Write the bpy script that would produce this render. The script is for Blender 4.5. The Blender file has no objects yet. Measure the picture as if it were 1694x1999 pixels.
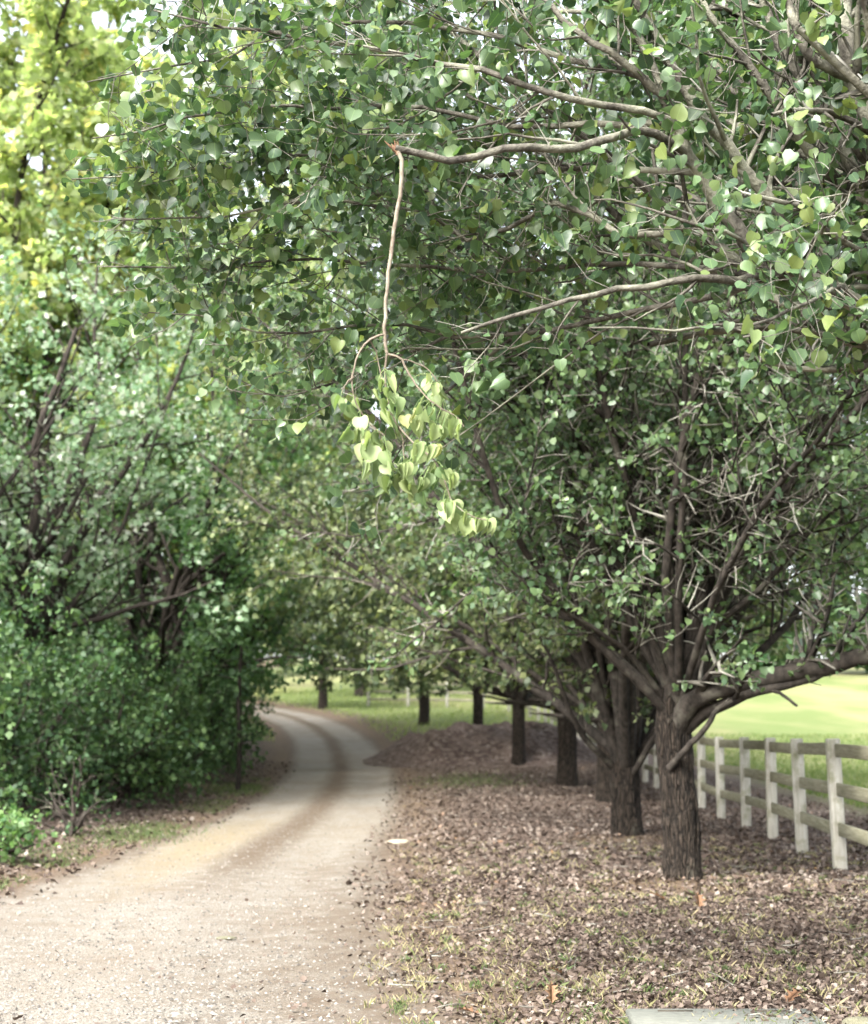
import bpy, math
import numpy as np
from mathutils import Vector, Matrix, Euler

# ------------------------------------------------------------------ camera
F, CX, CY = 2900.0, 847.0, 999.5          # focal length / centre of the view, in 1694x1999 units
TH = math.atan(430.5 / F)                 # the camera looks up a little
CAMZ = 1.5
S = bpy.context.scene
cam_d = bpy.data.cameras.new('camera')
cam = bpy.data.objects.new('camera', cam_d)
S.collection.objects.link(cam)
cam.location = (0, 0, CAMZ)
cam.rotation_euler = (math.pi / 2 + TH, 0, 0)
cam_d.sensor_fit = 'VERTICAL'
cam_d.sensor_height = 24.0
cam_d.lens = F / 1999.0 * 24.0
cam_d.clip_start = 0.05
cam_d.clip_end = 2000
cam_d.dof.use_dof = True
cam_d.dof.focus_distance = 6.6
cam_d.dof.aperture_fstop = 2.1
S.camera = cam
# ------------------------------------------------------------------ light
SUN_EL, SUN_AZ = math.radians(42), math.radians(214)   # azimuth clockwise from +Y: behind and to the left
w = bpy.data.worlds.new("World"); S.world = w; w.use_nodes = True
nt = w.node_tree; nt.nodes.clear()
sky = nt.nodes.new('ShaderNodeTexSky'); sky.sky_type = 'NISHITA'; sky.sun_disc = False
sky.sun_elevation = SUN_EL; sky.sun_rotation = SUN_AZ
sky.air_density = 1.0; sky.dust_density = 5.0; sky.ozone_density = 1.0
hsv = nt.nodes.new('ShaderNodeHueSaturation'); hsv.inputs['Saturation'].default_value = 0.38   # thin white overcast
bg = nt.nodes.new('ShaderNodeBackground'); bg.inputs['Strength'].default_value = 0.15
wo = nt.nodes.new('ShaderNodeOutputWorld')
nt.links.new(sky.outputs[0], hsv.inputs['Color']); nt.links.new(hsv.outputs[0], bg.inputs[0]); nt.links.new(bg.outputs[0], wo.inputs[0])
sd = bpy.data.lights.new('sun', 'SUN'); sd.energy = 1.5; sd.angle = math.radians(12); sd.color = (1.0, 0.975, 0.94)
sun = bpy.data.objects.new('sun', sd); S.collection.objects.link(sun)
dirv = Vector((math.sin(SUN_AZ) * math.cos(SUN_EL), math.cos(SUN_AZ) * math.cos(SUN_EL), math.sin(SUN_EL)))
sun.rotation_euler = dirv.to_track_quat('Z', 'Y').to_euler()
vs = S.view_settings
vs.view_transform = 'Standard'; vs.look = 'None'; vs.gamma = 1.0; vs.use_curve_mapping = False
vs.exposure = 2.5
S.cycles.max_bounces = 7; S.cycles.diffuse_bounces = 4; S.cycles.transmission_bounces = 4
S.cycles.glossy_bounces = 2; S.cycles.transparent_max_bounces = 4
S.cycles.use_denoising = True
S.cycles.sample_clamp_indirect = 6.0
S.cycles.caustics_reflective = False; S.cycles.caustics_refractive = False

# ------------------------------------------------------------------ helpers
def P(px, py, Y):
    u, v = (px - CX) / F, -(py - CY) / F
    d = np.array([u, math.cos(TH) - v * math.sin(TH), math.sin(TH) + v * math.cos(TH)])
    return np.array([0, 0, CAMZ]) + d * (Y / d[1])

def proj(p):
    p = np.asarray(p) - np.array([0, 0, CAMZ])
    fw = p[..., 1] * math.cos(TH) + p[..., 2] * math.sin(TH)
    up = -p[..., 1] * math.sin(TH) + p[..., 2] * math.cos(TH)
    fs = np.where(fw > 0.2, fw, 0.2)
    return CX + F * p[..., 0] / fs, CY - F * up / fs, fw

def unit(a):
    return a / (np.linalg.norm(a, axis=-1, keepdims=True) + 1e-9)

def mesh(name, verts, faces, mat, smooth=False, uv=None, fattr=None, vattr=None):
    verts = np.asarray(verts, dtype=np.float32).reshape(-1, 3)
    faces = np.asarray(faces, dtype=np.int32)
    n, k = faces.shape
    me = bpy.data.meshes.new(name)
    me.vertices.add(len(verts)); me.vertices.foreach_set('co', verts.ravel())
    me.loops.add(n * k); me.loops.foreach_set('vertex_index', faces.ravel())
    me.polygons.add(n); me.polygons.foreach_set('loop_start', np.arange(0, n * k, k, dtype=np.int32))
    if smooth: me.polygons.foreach_set('use_smooth', np.ones(n, dtype=bool))
    if uv is not None:
        l = me.uv_layers.new(name='UVMap'); l.data.foreach_set('uv', np.asarray(uv, dtype=np.float32)[faces.ravel()].ravel())
    for an, av in (fattr or {}).items():
        a = me.attributes.new(an, 'FLOAT', 'FACE'); a.data.foreach_set('value', np.asarray(av, dtype=np.float32))
    for an, av in (vattr or {}).items():
        a = me.attributes.new(an, 'FLOAT', 'POINT'); a.data.foreach_set('value', np.asarray(av, dtype=np.float32))
    me.update(calc_edges=True)
    if mat: me.materials.append(mat)
    return me

def obj(name, me, parent=None, loc=None, kind=None, label=None, cat=None, group=None):
    o = bpy.data.objects.new(name, me); S.collection.objects.link(o)
    if loc is not None: o.location = loc
    if parent is not None: o.parent = parent
    if kind: o['kind'] = kind
    if label: o['label'] = label
    if cat: o['category'] = cat
    if group: o['group'] = group
    return o

def box_vf(cx, cy, cz, sx, sy, sz, bev=0.0):
    """box with chamfered edges -> verts, tri faces"""
    b = min(bev, sx * .45, sy * .45, sz * .45)
    if b <= 0:
        v = [(x, y, z) for x in (-.5, .5) for y in (-.5, .5) for z in (-.5, .5)]
        v = np.array(v) * (sx, sy, sz) + (cx, cy, cz)
        q = [(0, 1, 3, 2), (4, 6, 7, 5), (0, 4, 5, 1), (2, 3, 7, 6), (0, 2, 6, 4), (1, 5, 7, 3)]
        return v, np.array(q)
    import bmesh
    bm = bmesh.new(); bmesh.ops.create_cube(bm, size=1)
    for vv in bm.verts: vv.co = Vector((vv.co.x * sx, vv.co.y * sy, vv.co.z * sz))
    bmesh.ops.bevel(bm, geom=list(bm.edges), offset=b, segments=1, affect='EDGES')
    bmesh.ops.triangulate(bm, faces=list(bm.faces))
    v = np.array([tuple(x.co) for x in bm.verts]) + (cx, cy, cz)
    bm.verts.index_update()
    f = np.array([[x.index for x in ff.verts] for ff in bm.faces]); bm.free()
    return v, f

# smooth value noise for geometry
_rn = np.random.RandomState(5).rand(256, 256)
def noise2(x, y):
    xi, yi = np.floor(x).astype(int), np.floor(y).astype(int)
    fx, fy = x - xi, y - yi
    fx = fx * fx * (3 - 2 * fx); fy = fy * fy * (3 - 2 * fy)
    g = lambda a, b: _rn[a & 255, b & 255]
    return (g(xi, yi) * (1 - fx) + g(xi + 1, yi) * fx) * (1 - fy) + (g(xi, yi + 1) * (1 - fx) + g(xi + 1, yi + 1) * fx) * fy
def fbm(x, y, o=3):
    return sum(noise2(x * 2 ** i + 17 * i, y * 2 ** i + 31 * i) * .5 ** i for i in range(o)) / sum(.5 ** i for i in range(o))

_hy = [-30, 0, 16, 27, 36, 45, 52, 60, 68, 75, 85, 100, 140, 200, 400, 900]
_hz = [0, 0, 0, 0.0, .14, .41, .72, 1.2, 1.75, 2.3, 3.05, 4.3, 7.2, 11, 20, 34]
_ry = [-10, 0, 7.6, 10, 16, 20, 26, 35, 45, 52, 60, 68, 75, 82, 90, 100]
_rx = [-2.6, -2.05, -1.8, -2.05, -2.2, -2.25, -2.2, -2.35, -2.75, -3.3, -4.1, -5.4, -7.2, -10, -14, -20]
_rw = [2.0, 2.0, 1.9, 1.75, 1.6, 1.55, 1.5, 1.5, 1.5, 1.5, 1.55, 1.6, 1.7, 1.8, 1.8, 1.8]
def road_c(y): return np.interp(y, _ry, _rx)
def road_w(y): return np.interp(y, _ry, _rw)
def height(x, y):
    x = np.asarray(x, dtype=float); y = np.asarray(y, dtype=float)
    z = (np.interp(y - 1.2, _hy, _hz) + np.interp(y + 1.2, _hy, _hz)) / 2
    u = (x - road_c(y))
    off = np.abs(u) - road_w(y)
    z = z + 0.09 * np.clip(off / 1.5, 0, 1)                      # verges stand a little above the drive
    z = z + 0.10 * (fbm(x * .35 + 3, y * .35) - .5) * np.clip(off / 2 + .2, .15, 1)
    z = z + 0.55 * np.clip((-u - 2.9) / 4.0, 0, 1) ** 1.3        # bank up to the woods on the left
    z = z + .06 * np.exp(-((x - 2.34) ** 2 + (y - 14.5) ** 2) / .5) + .06 * np.exp(-((x - 2.62) ** 2 + (y - 20.5) ** 2) / .6)
    return z
def ground_hit(px, py):
    a = P(px, py, 1.0) - (0, 0, CAMZ)
    t = np.arange(3, 220, .05)
    pts = np.array([0, 0, CAMZ]) + a * t[:, None]
    k = np.argmax(pts[:, 2] < height(pts[:, 0], pts[:, 1]))
    return pts[k]

# ------------------------------------------------------------------ materials
class NB:
    def __init__(s, name):
        s.m = bpy.data.materials.new(name); s.m.use_nodes = True
        s.t = s.m.node_tree; s.t.nodes.clear()
        s.out = s.n('ShaderNodeOutputMaterial')
    def n(s, t, **k):
        nd = s.t.nodes.new(t)
        for a, b in k.items(): setattr(nd, a, b)
        return nd
    def l(s, a, b): s.t.links.new(a, b)
    def set(s, sock, v):
        if hasattr(v, 'is_linked') or isinstance(v, bpy.types.NodeSocket): s.l(v, sock)
        else: sock.default_value = v
    def noise(s, scale, detail=4, rough=.6, vec=None, out='Fac'):
        nd = s.n('ShaderNodeTexNoise'); nd.inputs['Scale'].default_value = scale
        nd.inputs['Detail'].default_value = detail; nd.inputs['Roughness'].default_value = rough
        if vec is not None: s.l(vec, nd.inputs['Vector'])
        return nd.outputs[out]
    def ramp(s, fac, stops):
        nd = s.n('ShaderNodeValToRGB'); s.l(fac, nd.inputs[0]); e = nd.color_ramp.elements
        while len(e) < len(stops): e.new(.5)
        for i, (p, c) in enumerate(stops):
            e[i].position = p; e[i].color = (*c, 1) if len(c) == 3 else c
        return nd.outputs[0]
    def mix(s, f, a, b, mode='MIX'):
        nd = s.n('ShaderNodeMix', data_type='RGBA', blend_type=mode)
        s.set(nd.inputs[0], f)
        for k, v in ((6, a), (7, b)):
            s.set(nd.inputs[k], v if not isinstance(v, tuple) else (*v, 1)[:4])
        return nd.outputs[2]
    def math(s, op, a, b=0.0, c=None, clamp=False):
        nd = s.n('ShaderNodeMath', operation=op, use_clamp=clamp)
        s.set(nd.inputs[0], a); s.set(nd.inputs[1], b)
        if c is not None: s.set(nd.inputs[2], c)
        return nd.outputs[0]
    def attr(s, name): return s.n('ShaderNodeAttribute', attribute_name=name).outputs['Fac']
    def pos(s): return s.n('ShaderNodeNewGeometry').outputs['Position']
    def scaled(s, vec, sc):
        nd = s.n('ShaderNodeVectorMath', operation='MULTIPLY'); s.l(vec, nd.inputs[0]); nd.inputs[1].default_value = sc
        return nd.outputs[0]
    def bump(s, h, dist, st=1.0):
        nd = s.n('ShaderNodeBump'); nd.inputs['Distance'].default_value = dist; nd.inputs['Strength'].default_value = st
        s.l(h, nd.inputs['Height']); return nd.outputs[0]
    def bsdf(s, col, rough=.8, spec=.3, normal=None):
        b = s.n('ShaderNodeBsdfPrincipled'); s.set(b.inputs['Base Color'], col if not isinstance(col, tuple) else (*col, 1))
        s.set(b.inputs['Roughness'], rough); b.inputs['Specular IOR Level'].default_value = spec
        if normal is not None: s.l(normal, b.inputs['Normal'])
        return b.outputs[0]
    def done(s, sh): s.l(sh, s.out.inputs[0]); return s.m

def leaf_mat(name, stops, trans=.35, rough=.38, spec=.5, vein=False, tcol=1.5):
    b = NB(name)
    r = b.attr('rnd'); oi = b.n('ShaderNodeObjectInfo').outputs['Random']
    r = b.math('FRACT', b.math('ADD', r, oi))
    col = b.ramp(r, stops)
    if vein:
        uv = b.n('ShaderNodeUVMap'); sx = b.n('ShaderNodeSeparateXYZ'); b.l(uv.outputs[0], sx.inputs[0])
        ax = b.math('ABSOLUTE', sx.outputs[0])
        mid = b.math('SUBTRACT', 1.0, b.math('DIVIDE', ax, .035), clamp=True)
        wv = b.math('SINE', b.math('MULTIPLY', b.math('SUBTRACT', sx.outputs[1], b.math('MULTIPLY', ax, .8)), 46.0))
        side = b.math('MULTIPLY', b.math('SUBTRACT', wv, .86, clamp=True), 2.2)
        v = b.math('MAXIMUM', mid, side)
        col = b.mix(b.math('MULTIPLY', v, .45), col, (0.20, 0.30, 0.10))
        blot = b.noise(55, 2)
        col = b.mix(b.math('MULTIPLY', b.math('SUBTRACT', blot, .62, clamp=True), 2.0), col, (.15, .16, .06))
    p = b.bsdf(col, rough, spec)
    t = b.n('ShaderNodeBsdfTranslucent')
    tc = b.mix(1.0, col, (1.2 * tcol, 1.3 * tcol, .75 * tcol), 'MULTIPLY'); b.l(tc, t.inputs[0])
    m = b.n('ShaderNodeMixShader'); m.inputs[0].default_value = trans
    b.l(p, m.inputs[1]); b.l(t.outputs[0], m.inputs[2])
    return b.done(m.outputs[0])

PEAR = [(0, (.022, .048, .024)), (.25, (.044, .084, .038)), (.55, (.080, .134, .058)), (.85, (.115, .168, .070)), (1, (.145, .18, .055))]
M_leafA = leaf_mat('pear_leaf_near', PEAR, .33, .40, .5, vein=True)
M_leafB = leaf_mat('pear_leaf', PEAR, .33, .42, .5)
M_leafC = leaf_mat('pear_leaf_far', [(0, (.032, .055, .024)), (.45, (.07, .10, .042)), (.8, (.115, .145, .062)), (1, (.17, .19, .085))], .32, .5, .4)
M_wilt = leaf_mat('wilted_leaf', [(0, (.09, .15, .06)), (.2, (.17, .23, .10)), (.55, (.24, .30, .14)), (.95, (.31, .36, .18)), (1, (.33, .34, .13))], .38, .5, .35, vein=True, tcol=1.1)
M_yel = leaf_mat('yellow_green_leaf', [(0, (.20, .25, .12)), (.5, (.28, .325, .17)), (.9, (.34, .36, .20)), (1, (.40, .35, .12))], .58, .6, .2)
M_silver = leaf_mat('silvery_leaf', [(0, (.075, .14, .07)), (.5, (.14, .215, .12)), (.8, (.21, .265, .19)), (1, (.36, .37, .33))], .3, .6, .3)
M_shrub = leaf_mat('shrub_leaf', [(0, (.020, .048, .019)), (.5, (.042, .088, .032)), (1, (.085, .14, .048))], .30, .55, .3)
M_dark = leaf_mat('dark_leaf', [(0, (.028, .066, .028)), (.5, (.052, .108, .042)), (1, (.10, .17, .062))], .35, .5, .35)
M_fresh = leaf_mat('fresh_leaf', [(0, (.055, .12, .045)), (.5, (.10, .185, .07)), (1, (.16, .24, .095))], .4, .5, .35)

def bark_mat(name, dark, light, lichen=.0, sc=(14, 14, 2.2), lcol=(.42, .42, .36), bump=.02, plates=False):
    b = NB(name)
    tc = b.n('ShaderNodeTexCoord').outputs['Object']
    v = b.scaled(tc, sc)
    vb = b.n('ShaderNodeTexVoronoi', feature='DISTANCE_TO_EDGE'); vb.inputs['Scale'].default_value = 1.0
    wv = b.n('ShaderNodeVectorMath', operation='ADD'); b.l(v, wv.inputs[0]); b.l(b.noise(5.0, 3, .6, tc, 'Color'), wv.inputs[1]); b.l(wv.outputs[0], vb.inputs['Vector'])
    n1 = b.noise(1.0, 6, .65, v)
    if plates: n1 = b.math('MULTIPLY_ADD', b.math('MULTIPLY', vb.outputs['Distance'], 2.6, clamp=True), .45, b.math('MULTIPLY', n1, .62))
    n2 = b.noise(3.2, 5, .6, tc)
    n3 = b.noise(40, 3, .6, tc)
    col = b.ramp(n1, [(.33, dark), (.62, light)])
    col = b.mix(b.math('MULTIPLY', n3, .5), col, tuple(c * .45 for c in dark))
    if lichen > 0:
        f = b.math('MULTIPLY', b.math('SUBTRACT', n2, 1 - lichen - .1), 6, clamp=True)
        col = b.mix(f, col, lcol)
    nb = b.bump(b.math('ADD', n1, b.math('MULTIPLY', n3, .3)), bump)
    return b.done(b.bsdf(col, .9, .15, nb))
M_bark = bark_mat('pear_bark', (.009, .0075, .006), (.060, .047, .036), .30, (34, 34, 5.5), lcol=(.095, .09, .07), bump=.06, plates=True)
M_limb = bark_mat('pear_limb_bark', (.032, .028, .024), (.15, .14, .115), .42, (16, 16, 16), lcol=(.24, .24, .185), bump=.02)
M_limbD = bark_mat('dark_limb_bark', (.012, .0105, .009), (.055, .047, .039), .34, (16, 16, 9), lcol=(.09, .085, .068), bump=.012)
M_twig = bark_mat('twig_bark', (.05, .045, .038), (.16, .148, .125), .45, (30, 30, 30), lcol=(.24, .235, .20), bump=.002)
M_twigD = bark_mat('twig_bark_dark', (.035, .03, .026), (.13, .115, .095), .45, (30, 30, 30), lcol=(.2, .19, .15), bump=.002)
M_wood = bark_mat('woodland_bark', (.018, .015, .013), (.06, .05, .042), .2, lcol=(.10, .10, .08))
M_tan = bark_mat('tan_twig_bark', (.09, .075, .056), (.24, .20, .155), .4, (40, 40, 40), lcol=(.27, .255, .20), bump=.003)

# ------------------------------------------------------------------ ground
def ground_mat(name, kind):
    b = NB(name); pos = b.pos()
    big = b.noise(.55, 3, .6, pos); mid = b.noise(3.5, 5, .65, pos); huge = b.noise(.16, 3, .6, b.scaled(pos, (1, .35, 1))); fine = b.noise(28, 5, .7, pos); vf = b.noise(110, 3, .7, pos)
    vor = b.n('ShaderNodeTexVoronoi'); vor.inputs['Scale'].default_value = 24; b.l(pos, vor.inputs['Vector'])
    litter = b.ramp(vor.outputs['Color'], [(0, (.035, .025, .020)), (.35, (.075, .054, .043)), (.65, (.125, .097, .08)), (1, (.19, .16, .135))])
    litter = b.mix(b.math('MULTIPLY', fine, .5), litter, (.06, .042, .032))
    dirt = b.ramp(fine, [(.3, (.085, .062, .042)), (.7, (.16, .122, .084))])
    dirt = b.mix(b.math('MULTIPLY', mid, .4), dirt, (.14, .088, .045))
    grass = b.ramp(fine, [(.25, (.055, .088, .028)), (.5, (.095, .135, .042)), (.75, (.145, .17, .065))])
    grass = b.mix(b.math('MULTIPLY', big, .45), grass, (.155, .16, .075)); grass = b.mix(b.math('MULTIPLY', b.math('SUBTRACT', huge, .42, clamp=True), 4.0, clamp=True), grass, (.20, .19, .095))
    n01 = b.math('SUBTRACT', b.math('ADD', b.math('MULTIPLY', mid, .6), b.math('MULTIPLY', fine, .4)), .5)
    def edge(a, k): return b.math('MULTIPLY_ADD', n01, k, b.attr(a), clamp=True)
    def sharp(f): return b.math('MULTIPLY_ADD', b.math('SUBTRACT', f, .5), 1.5, .5, clamp=True)
    if kind == 'ground':
        col = b.mix(sharp(edge('dirt', 1.6)), litter, dirt)
        col = b.mix(sharp(edge('grass', 1.8)), col, grass)
    else:
        vor2 = b.n('ShaderNodeTexVoronoi'); vor2.inputs['Scale'].default_value = 60; b.l(pos, vor2.inputs['Vector'])
        vf2 = b.math('ADD', b.math('MULTIPLY', vf, .55), b.math('MULTIPLY', vor2.outputs['Distance'], .55))
        gr = b.ramp(vf2, [(.3, (.105, .095, .080)), (.52, (.185, .170, .143)), (.75, (.275, .258, .225))])
        gr = b.mix(b.math('MULTIPLY', b.math('SUBTRACT', b.math('ADD', mid, big), .75, clamp=True), 1.6, clamp=True), gr, (.15, .124, .096))
        brown = b.ramp(fine, [(.3, (.062, .046, .032)), (.7, (.125, .095, .067))])
        brown = b.mix(b.math('MULTIPLY', b.math('SUBTRACT', vf, .5, clamp=True), 2.5), brown, (.16, .132, .103))
        ochre = b.ramp(fine, [(.3, (.16, .128, .078)), (.7, (.25, .208, .135))])
        gr = b.mix(sharp(edge('ochre', 1.2)), gr, ochre)
        col = b.mix(sharp(edge('brown', 1.5)), gr, brown)
        col = b.mix(sharp(edge('dirt', 1.6)), col, b.mix(.5, dirt, litter))
    h = b.math('ADD', fine, b.math('MULTIPLY', vf, .5))
    return b.done(b.bsdf(col, .95, .1, b.bump(h, .02, .8)))
M_ground = ground_mat('leafy_ground', 'ground'); M_road = ground_mat('gravel_drive', 'road')

def grid_faces(nx, ny):
    i = np.arange(nx - 1)[None, :] + (np.arange(ny - 1) * nx)[:, None]; i = i.ravel()
    return np.stack([i, i + 1, i + nx + 1, i + nx], 1)
xs = np.concatenate([np.linspace(-600, -30, 18)[:-1], np.arange(-30, -8, .8), np.arange(-8, 9, .3), np.arange(9, 40, .9), np.linspace(40, 600, 18)])
ys = np.concatenate([np.linspace(-120, 0, 14)[:-1], np.arange(0, 40, .33), np.arange(40, 100, .7), np.linspace(100, 900, 50)])
GX, GY = np.meshgrid(xs, ys)
gx, gy = GX.ravel(), GY.ravel()
gz = height(gx, gy)
u = gx - road_c(gy); off = np.abs(u) - road_w(gy)
gz = gz - .07 * np.clip(-(off - .1) / .3, 0, 1)
fy = [-100, 8, 15.7, 28, 40, 50, 62, 72, 79, 82, 900]; fx = [3.6, 3.8, 4.19, 4.9, 5.3, 5.6, 5.4, 4.8, 2.5, -6, -8]
fence_x = np.interp(gy, fy, fx)
beyond = np.clip((gx - fence_x - 1.8) / 3.0, 0, 1) * np.clip((gx - 0) / 2, 0, 1)
farg = np.clip((gy - 58) / 14, 0, 1) * np.clip((off - 1.2) / 1.5, 0, 1)
patch = np.exp(-((gx + 4.2) ** 2 / .5 + (gy - 22) ** 2 / 6)) * .15 + np.exp(-((gx + 4.6) ** 2 / .6 + (gy - 35.5) ** 2 / 5)) * .7 \
    + np.exp(-((gx - .9) ** 2 / 1.2 + (gy - 37.5) ** 2 / 7)) * .3
verge = .10 * np.clip(1 - np.abs(u + 2.6) / .8, 0, 1) * (gy < 60)
grass_a = np.clip(np.maximum.reduce([beyond, farg, patch, verge + 0 * gy]), 0, 1)
grass_a = np.where(gx > 40, 1, grass_a)
dirt_a = np.clip(1 - off / 1.8, 0, 1) * .8
for (tx, ty, rr) in ((2.34, 14.5, 1.1), (2.62, 20.5, .9)):
    dirt_a = np.maximum(dirt_a, .85 * np.exp(-((gx - tx + .3) ** 2 + (gy - ty + .3) ** 2) / rr ** 2))
dirt_a = np.maximum(dirt_a, .6 * np.exp(-((gx - 1.2) ** 2 / 3 + (gy - 9.5) ** 2 / 1.2)) * (fbm(gx, gy) > .45))
gm = mesh('ground', np.stack([gx, gy, gz], 1), grid_faces(len(xs), len(ys)), M_ground, True, vattr={'dirt': dirt_a, 'grass': grass_a})
obj('ground', gm, kind='structure')
# the drive
rv, rat = [], {'brown': [], 'dirt': [], 'ochre': []}
us = np.linspace(-1, 1, 33); yr = np.concatenate([np.arange(-8, 40, .22), np.arange(40, 100, .5)])
for y in yr:
    c, hw = road_c(y), road_w(y) + .42
    wl = hw + .5 * (fbm(np.array([y * .8]), np.array([3.3]))[0] - .5); wr = hw + .5 * (fbm(np.array([y * .8]), np.array([9.3]))[0] - .5)
    x = c + np.where(us < 0, us * wl, us * wr)
    d = x - c
    z = height(x, np.full_like(x, y)) + .006
    z = z - .022 * (np.exp(-((d + .78) / .32) ** 2) + np.exp(-((d - .78) / .32) ** 2))
    z[0] -= .03; z[-1] -= .03
    rv.append(np.stack([x, np.full_like(x, y), z], 1))
    far = np.clip((y - 12.5) / 6, 0, 1)
    br = (.82 * np.exp(-(d / .40) ** 2) + .75 * np.clip((np.abs(d) - 1.12) / .5, 0, 1)) * far
    rat['brown'].append(np.maximum(br, .55 * np.clip((d - .35) / 1.2, 0, 1) * np.clip((26 - y) / 8, 0, 1)) + .12 * (1 - far))
    e = (np.abs(d) - (hw - .55)) / .45
    rat['dirt'].append(np.clip(e, 0, 1) * 1.0)
    rat['ochre'].append(.50 * np.exp(-((y - 20) / 5.5) ** 2) * np.exp(-((d + .85) / .55) ** 2) + .25 * np.exp(-((y - 24) / 9) ** 2))
obj('gravel_drive', mesh('gravel_drive', np.concatenate(rv), grid_faces(33, len(yr)), M_road, True,
    vattr={k: np.concatenate(v) for k, v in rat.items()}), kind='structure')

# ------------------------------------------------------------------ tubes and branching
def tubes(polys, rads, sides, jit=0.0, seed=0):
    """polys (M,n,3), rads (M,n) -> verts, quads"""
    M, n, _ = polys.shape
    t = unit(np.gradient(polys, axis=1))
    main = unit(polys[:, -1] - polys[:, 0])
    ref = np.where(np.abs(main[:, 2:3]) > .75, np.array([[1., .13, 0]]), np.array([[0., .1, 1.]]))[:, None, :]
    a = unit(np.cross(t, np.broadcast_to(ref, t.shape))); b = np.cross(t, a)
    th = np.arange(sides) / sides * 2 * np.pi
    ring = a[:, :, None, :] * np.cos(th)[None, None, :, None] + b[:, :, None, :] * np.sin(th)[None, None, :, None]
    r = rads[:, :, None, None]
    if jit > 0:
        rs = np.random.RandomState(seed)
        r = r * (1 + jit * (rs.rand(M, n, sides, 1) - .5))
    v = polys[:, :, None, :] + ring * r
    base = (np.arange(M) * n * sides)[:, None, None] + (np.arange(n - 1) * sides)[None, :, None]
    k = np.arange(sides)[None, None, :]; k2 = (k + 1) % sides
    f = np.stack([base + k, base + k2, base + sides + k2, base + sides + k], -1).reshape(-1, 4)
    return v.reshape(-1, 3), f

def resample(pts, n, rs=None, wig=0.0):
    pts = np.asarray(pts, float)
    # Catmull-Rom densify
    q = np.vstack([2 * pts[0] - pts[1], pts, 2 * pts[-1] - pts[-2]]); out = []
    for i in range(1, len(q) - 2):
        for s in np.linspace(0, 1, 8, endpoint=False):
            p0, p1, p2, p3 = q[i - 1:i + 3]
            out.append(.5 * (2 * p1 + (p2 - p0) * s + (2 * p0 - 5 * p1 + 4 * p2 - p3) * s * s + (3 * p1 - p0 - 3 * p2 + p3) * s ** 3))
    out.append(pts[-1]); out = np.array(out)
    d = np.r_[0, np.cumsum(np.linalg.norm(np.diff(out, axis=0), axis=1))]
    s = np.linspace(0, d[-1], n)
    r = np.stack([np.interp(s, d, out[:, k]) for k in range(3)], 1)
    if rs is not None and wig > 0:
        r[1:-1] += (rs.rand(n - 2, 3) - .5) * wig
    return r

def children(rs, polys, rads, spacing, t0, ang, lens, nseg, wander, trop, rfac, minr=.0012, t1=1.0):
    """side branches of every polyline; lens(t, parent_len) -> length"""
    M, n, _ = polys.shape
    seg = np.linalg.norm(np.diff(polys, axis=1), axis=2); L = seg.sum(1)
    cnt = np.maximum(1, np.round(L * (t1 - t0) / spacing + rs.rand(M) - .5).astype(int))
    idx = np.repeat(np.arange(M), cnt)
    k = np.concatenate([np.arange(c) for c in cnt]); ck = np.repeat(cnt, cnt)
    t = t0 + (t1 - t0) * (k + rs.rand(len(k))) / ck
    f = t * (n - 1); i0 = np.minimum(f.astype(int), n - 2); fr = (f - i0)[:, None]
    p = polys[idx, i0] * (1 - fr) + polys[idx, i0 + 1] * fr
    tan = unit(polys[idx, i0 + 1] - polys[idx, i0])
    rp = rads[idx, i0] * (1 - fr[:, 0]) + rads[idx, i0 + 1] * fr[:, 0]
    rnd = rs.normal(size=p.shape); perp = unit(rnd - (rnd * tan).sum(1, keepdims=True) * tan)
    a = np.radians(ang[0] + (ang[1] - ang[0]) * rs.rand(len(p)))[:, None]
    d = unit(tan * np.cos(a) + perp * np.sin(a) + np.array([0, 0, trop[0]]))
    ln = lens(t, L[idx]) * (.6 + .8 * rs.rand(len(p)))
    out = np.zeros((len(p), nseg + 1, 3)); out[:, 0] = p
    for s in range(nseg):
        d = unit(d + rs.normal(size=d.shape) * wander + np.array([0, 0, trop[1]]))
        out[:, s + 1] = out[:, s] + d * (ln / nseg)[:, None]
    r0 = np.maximum(rp * rfac, minr)
    r = r0[:, None] * np.linspace(1, .35, nseg + 1)[None, :]
    return out, np.maximum(r, minr * .6)

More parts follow.
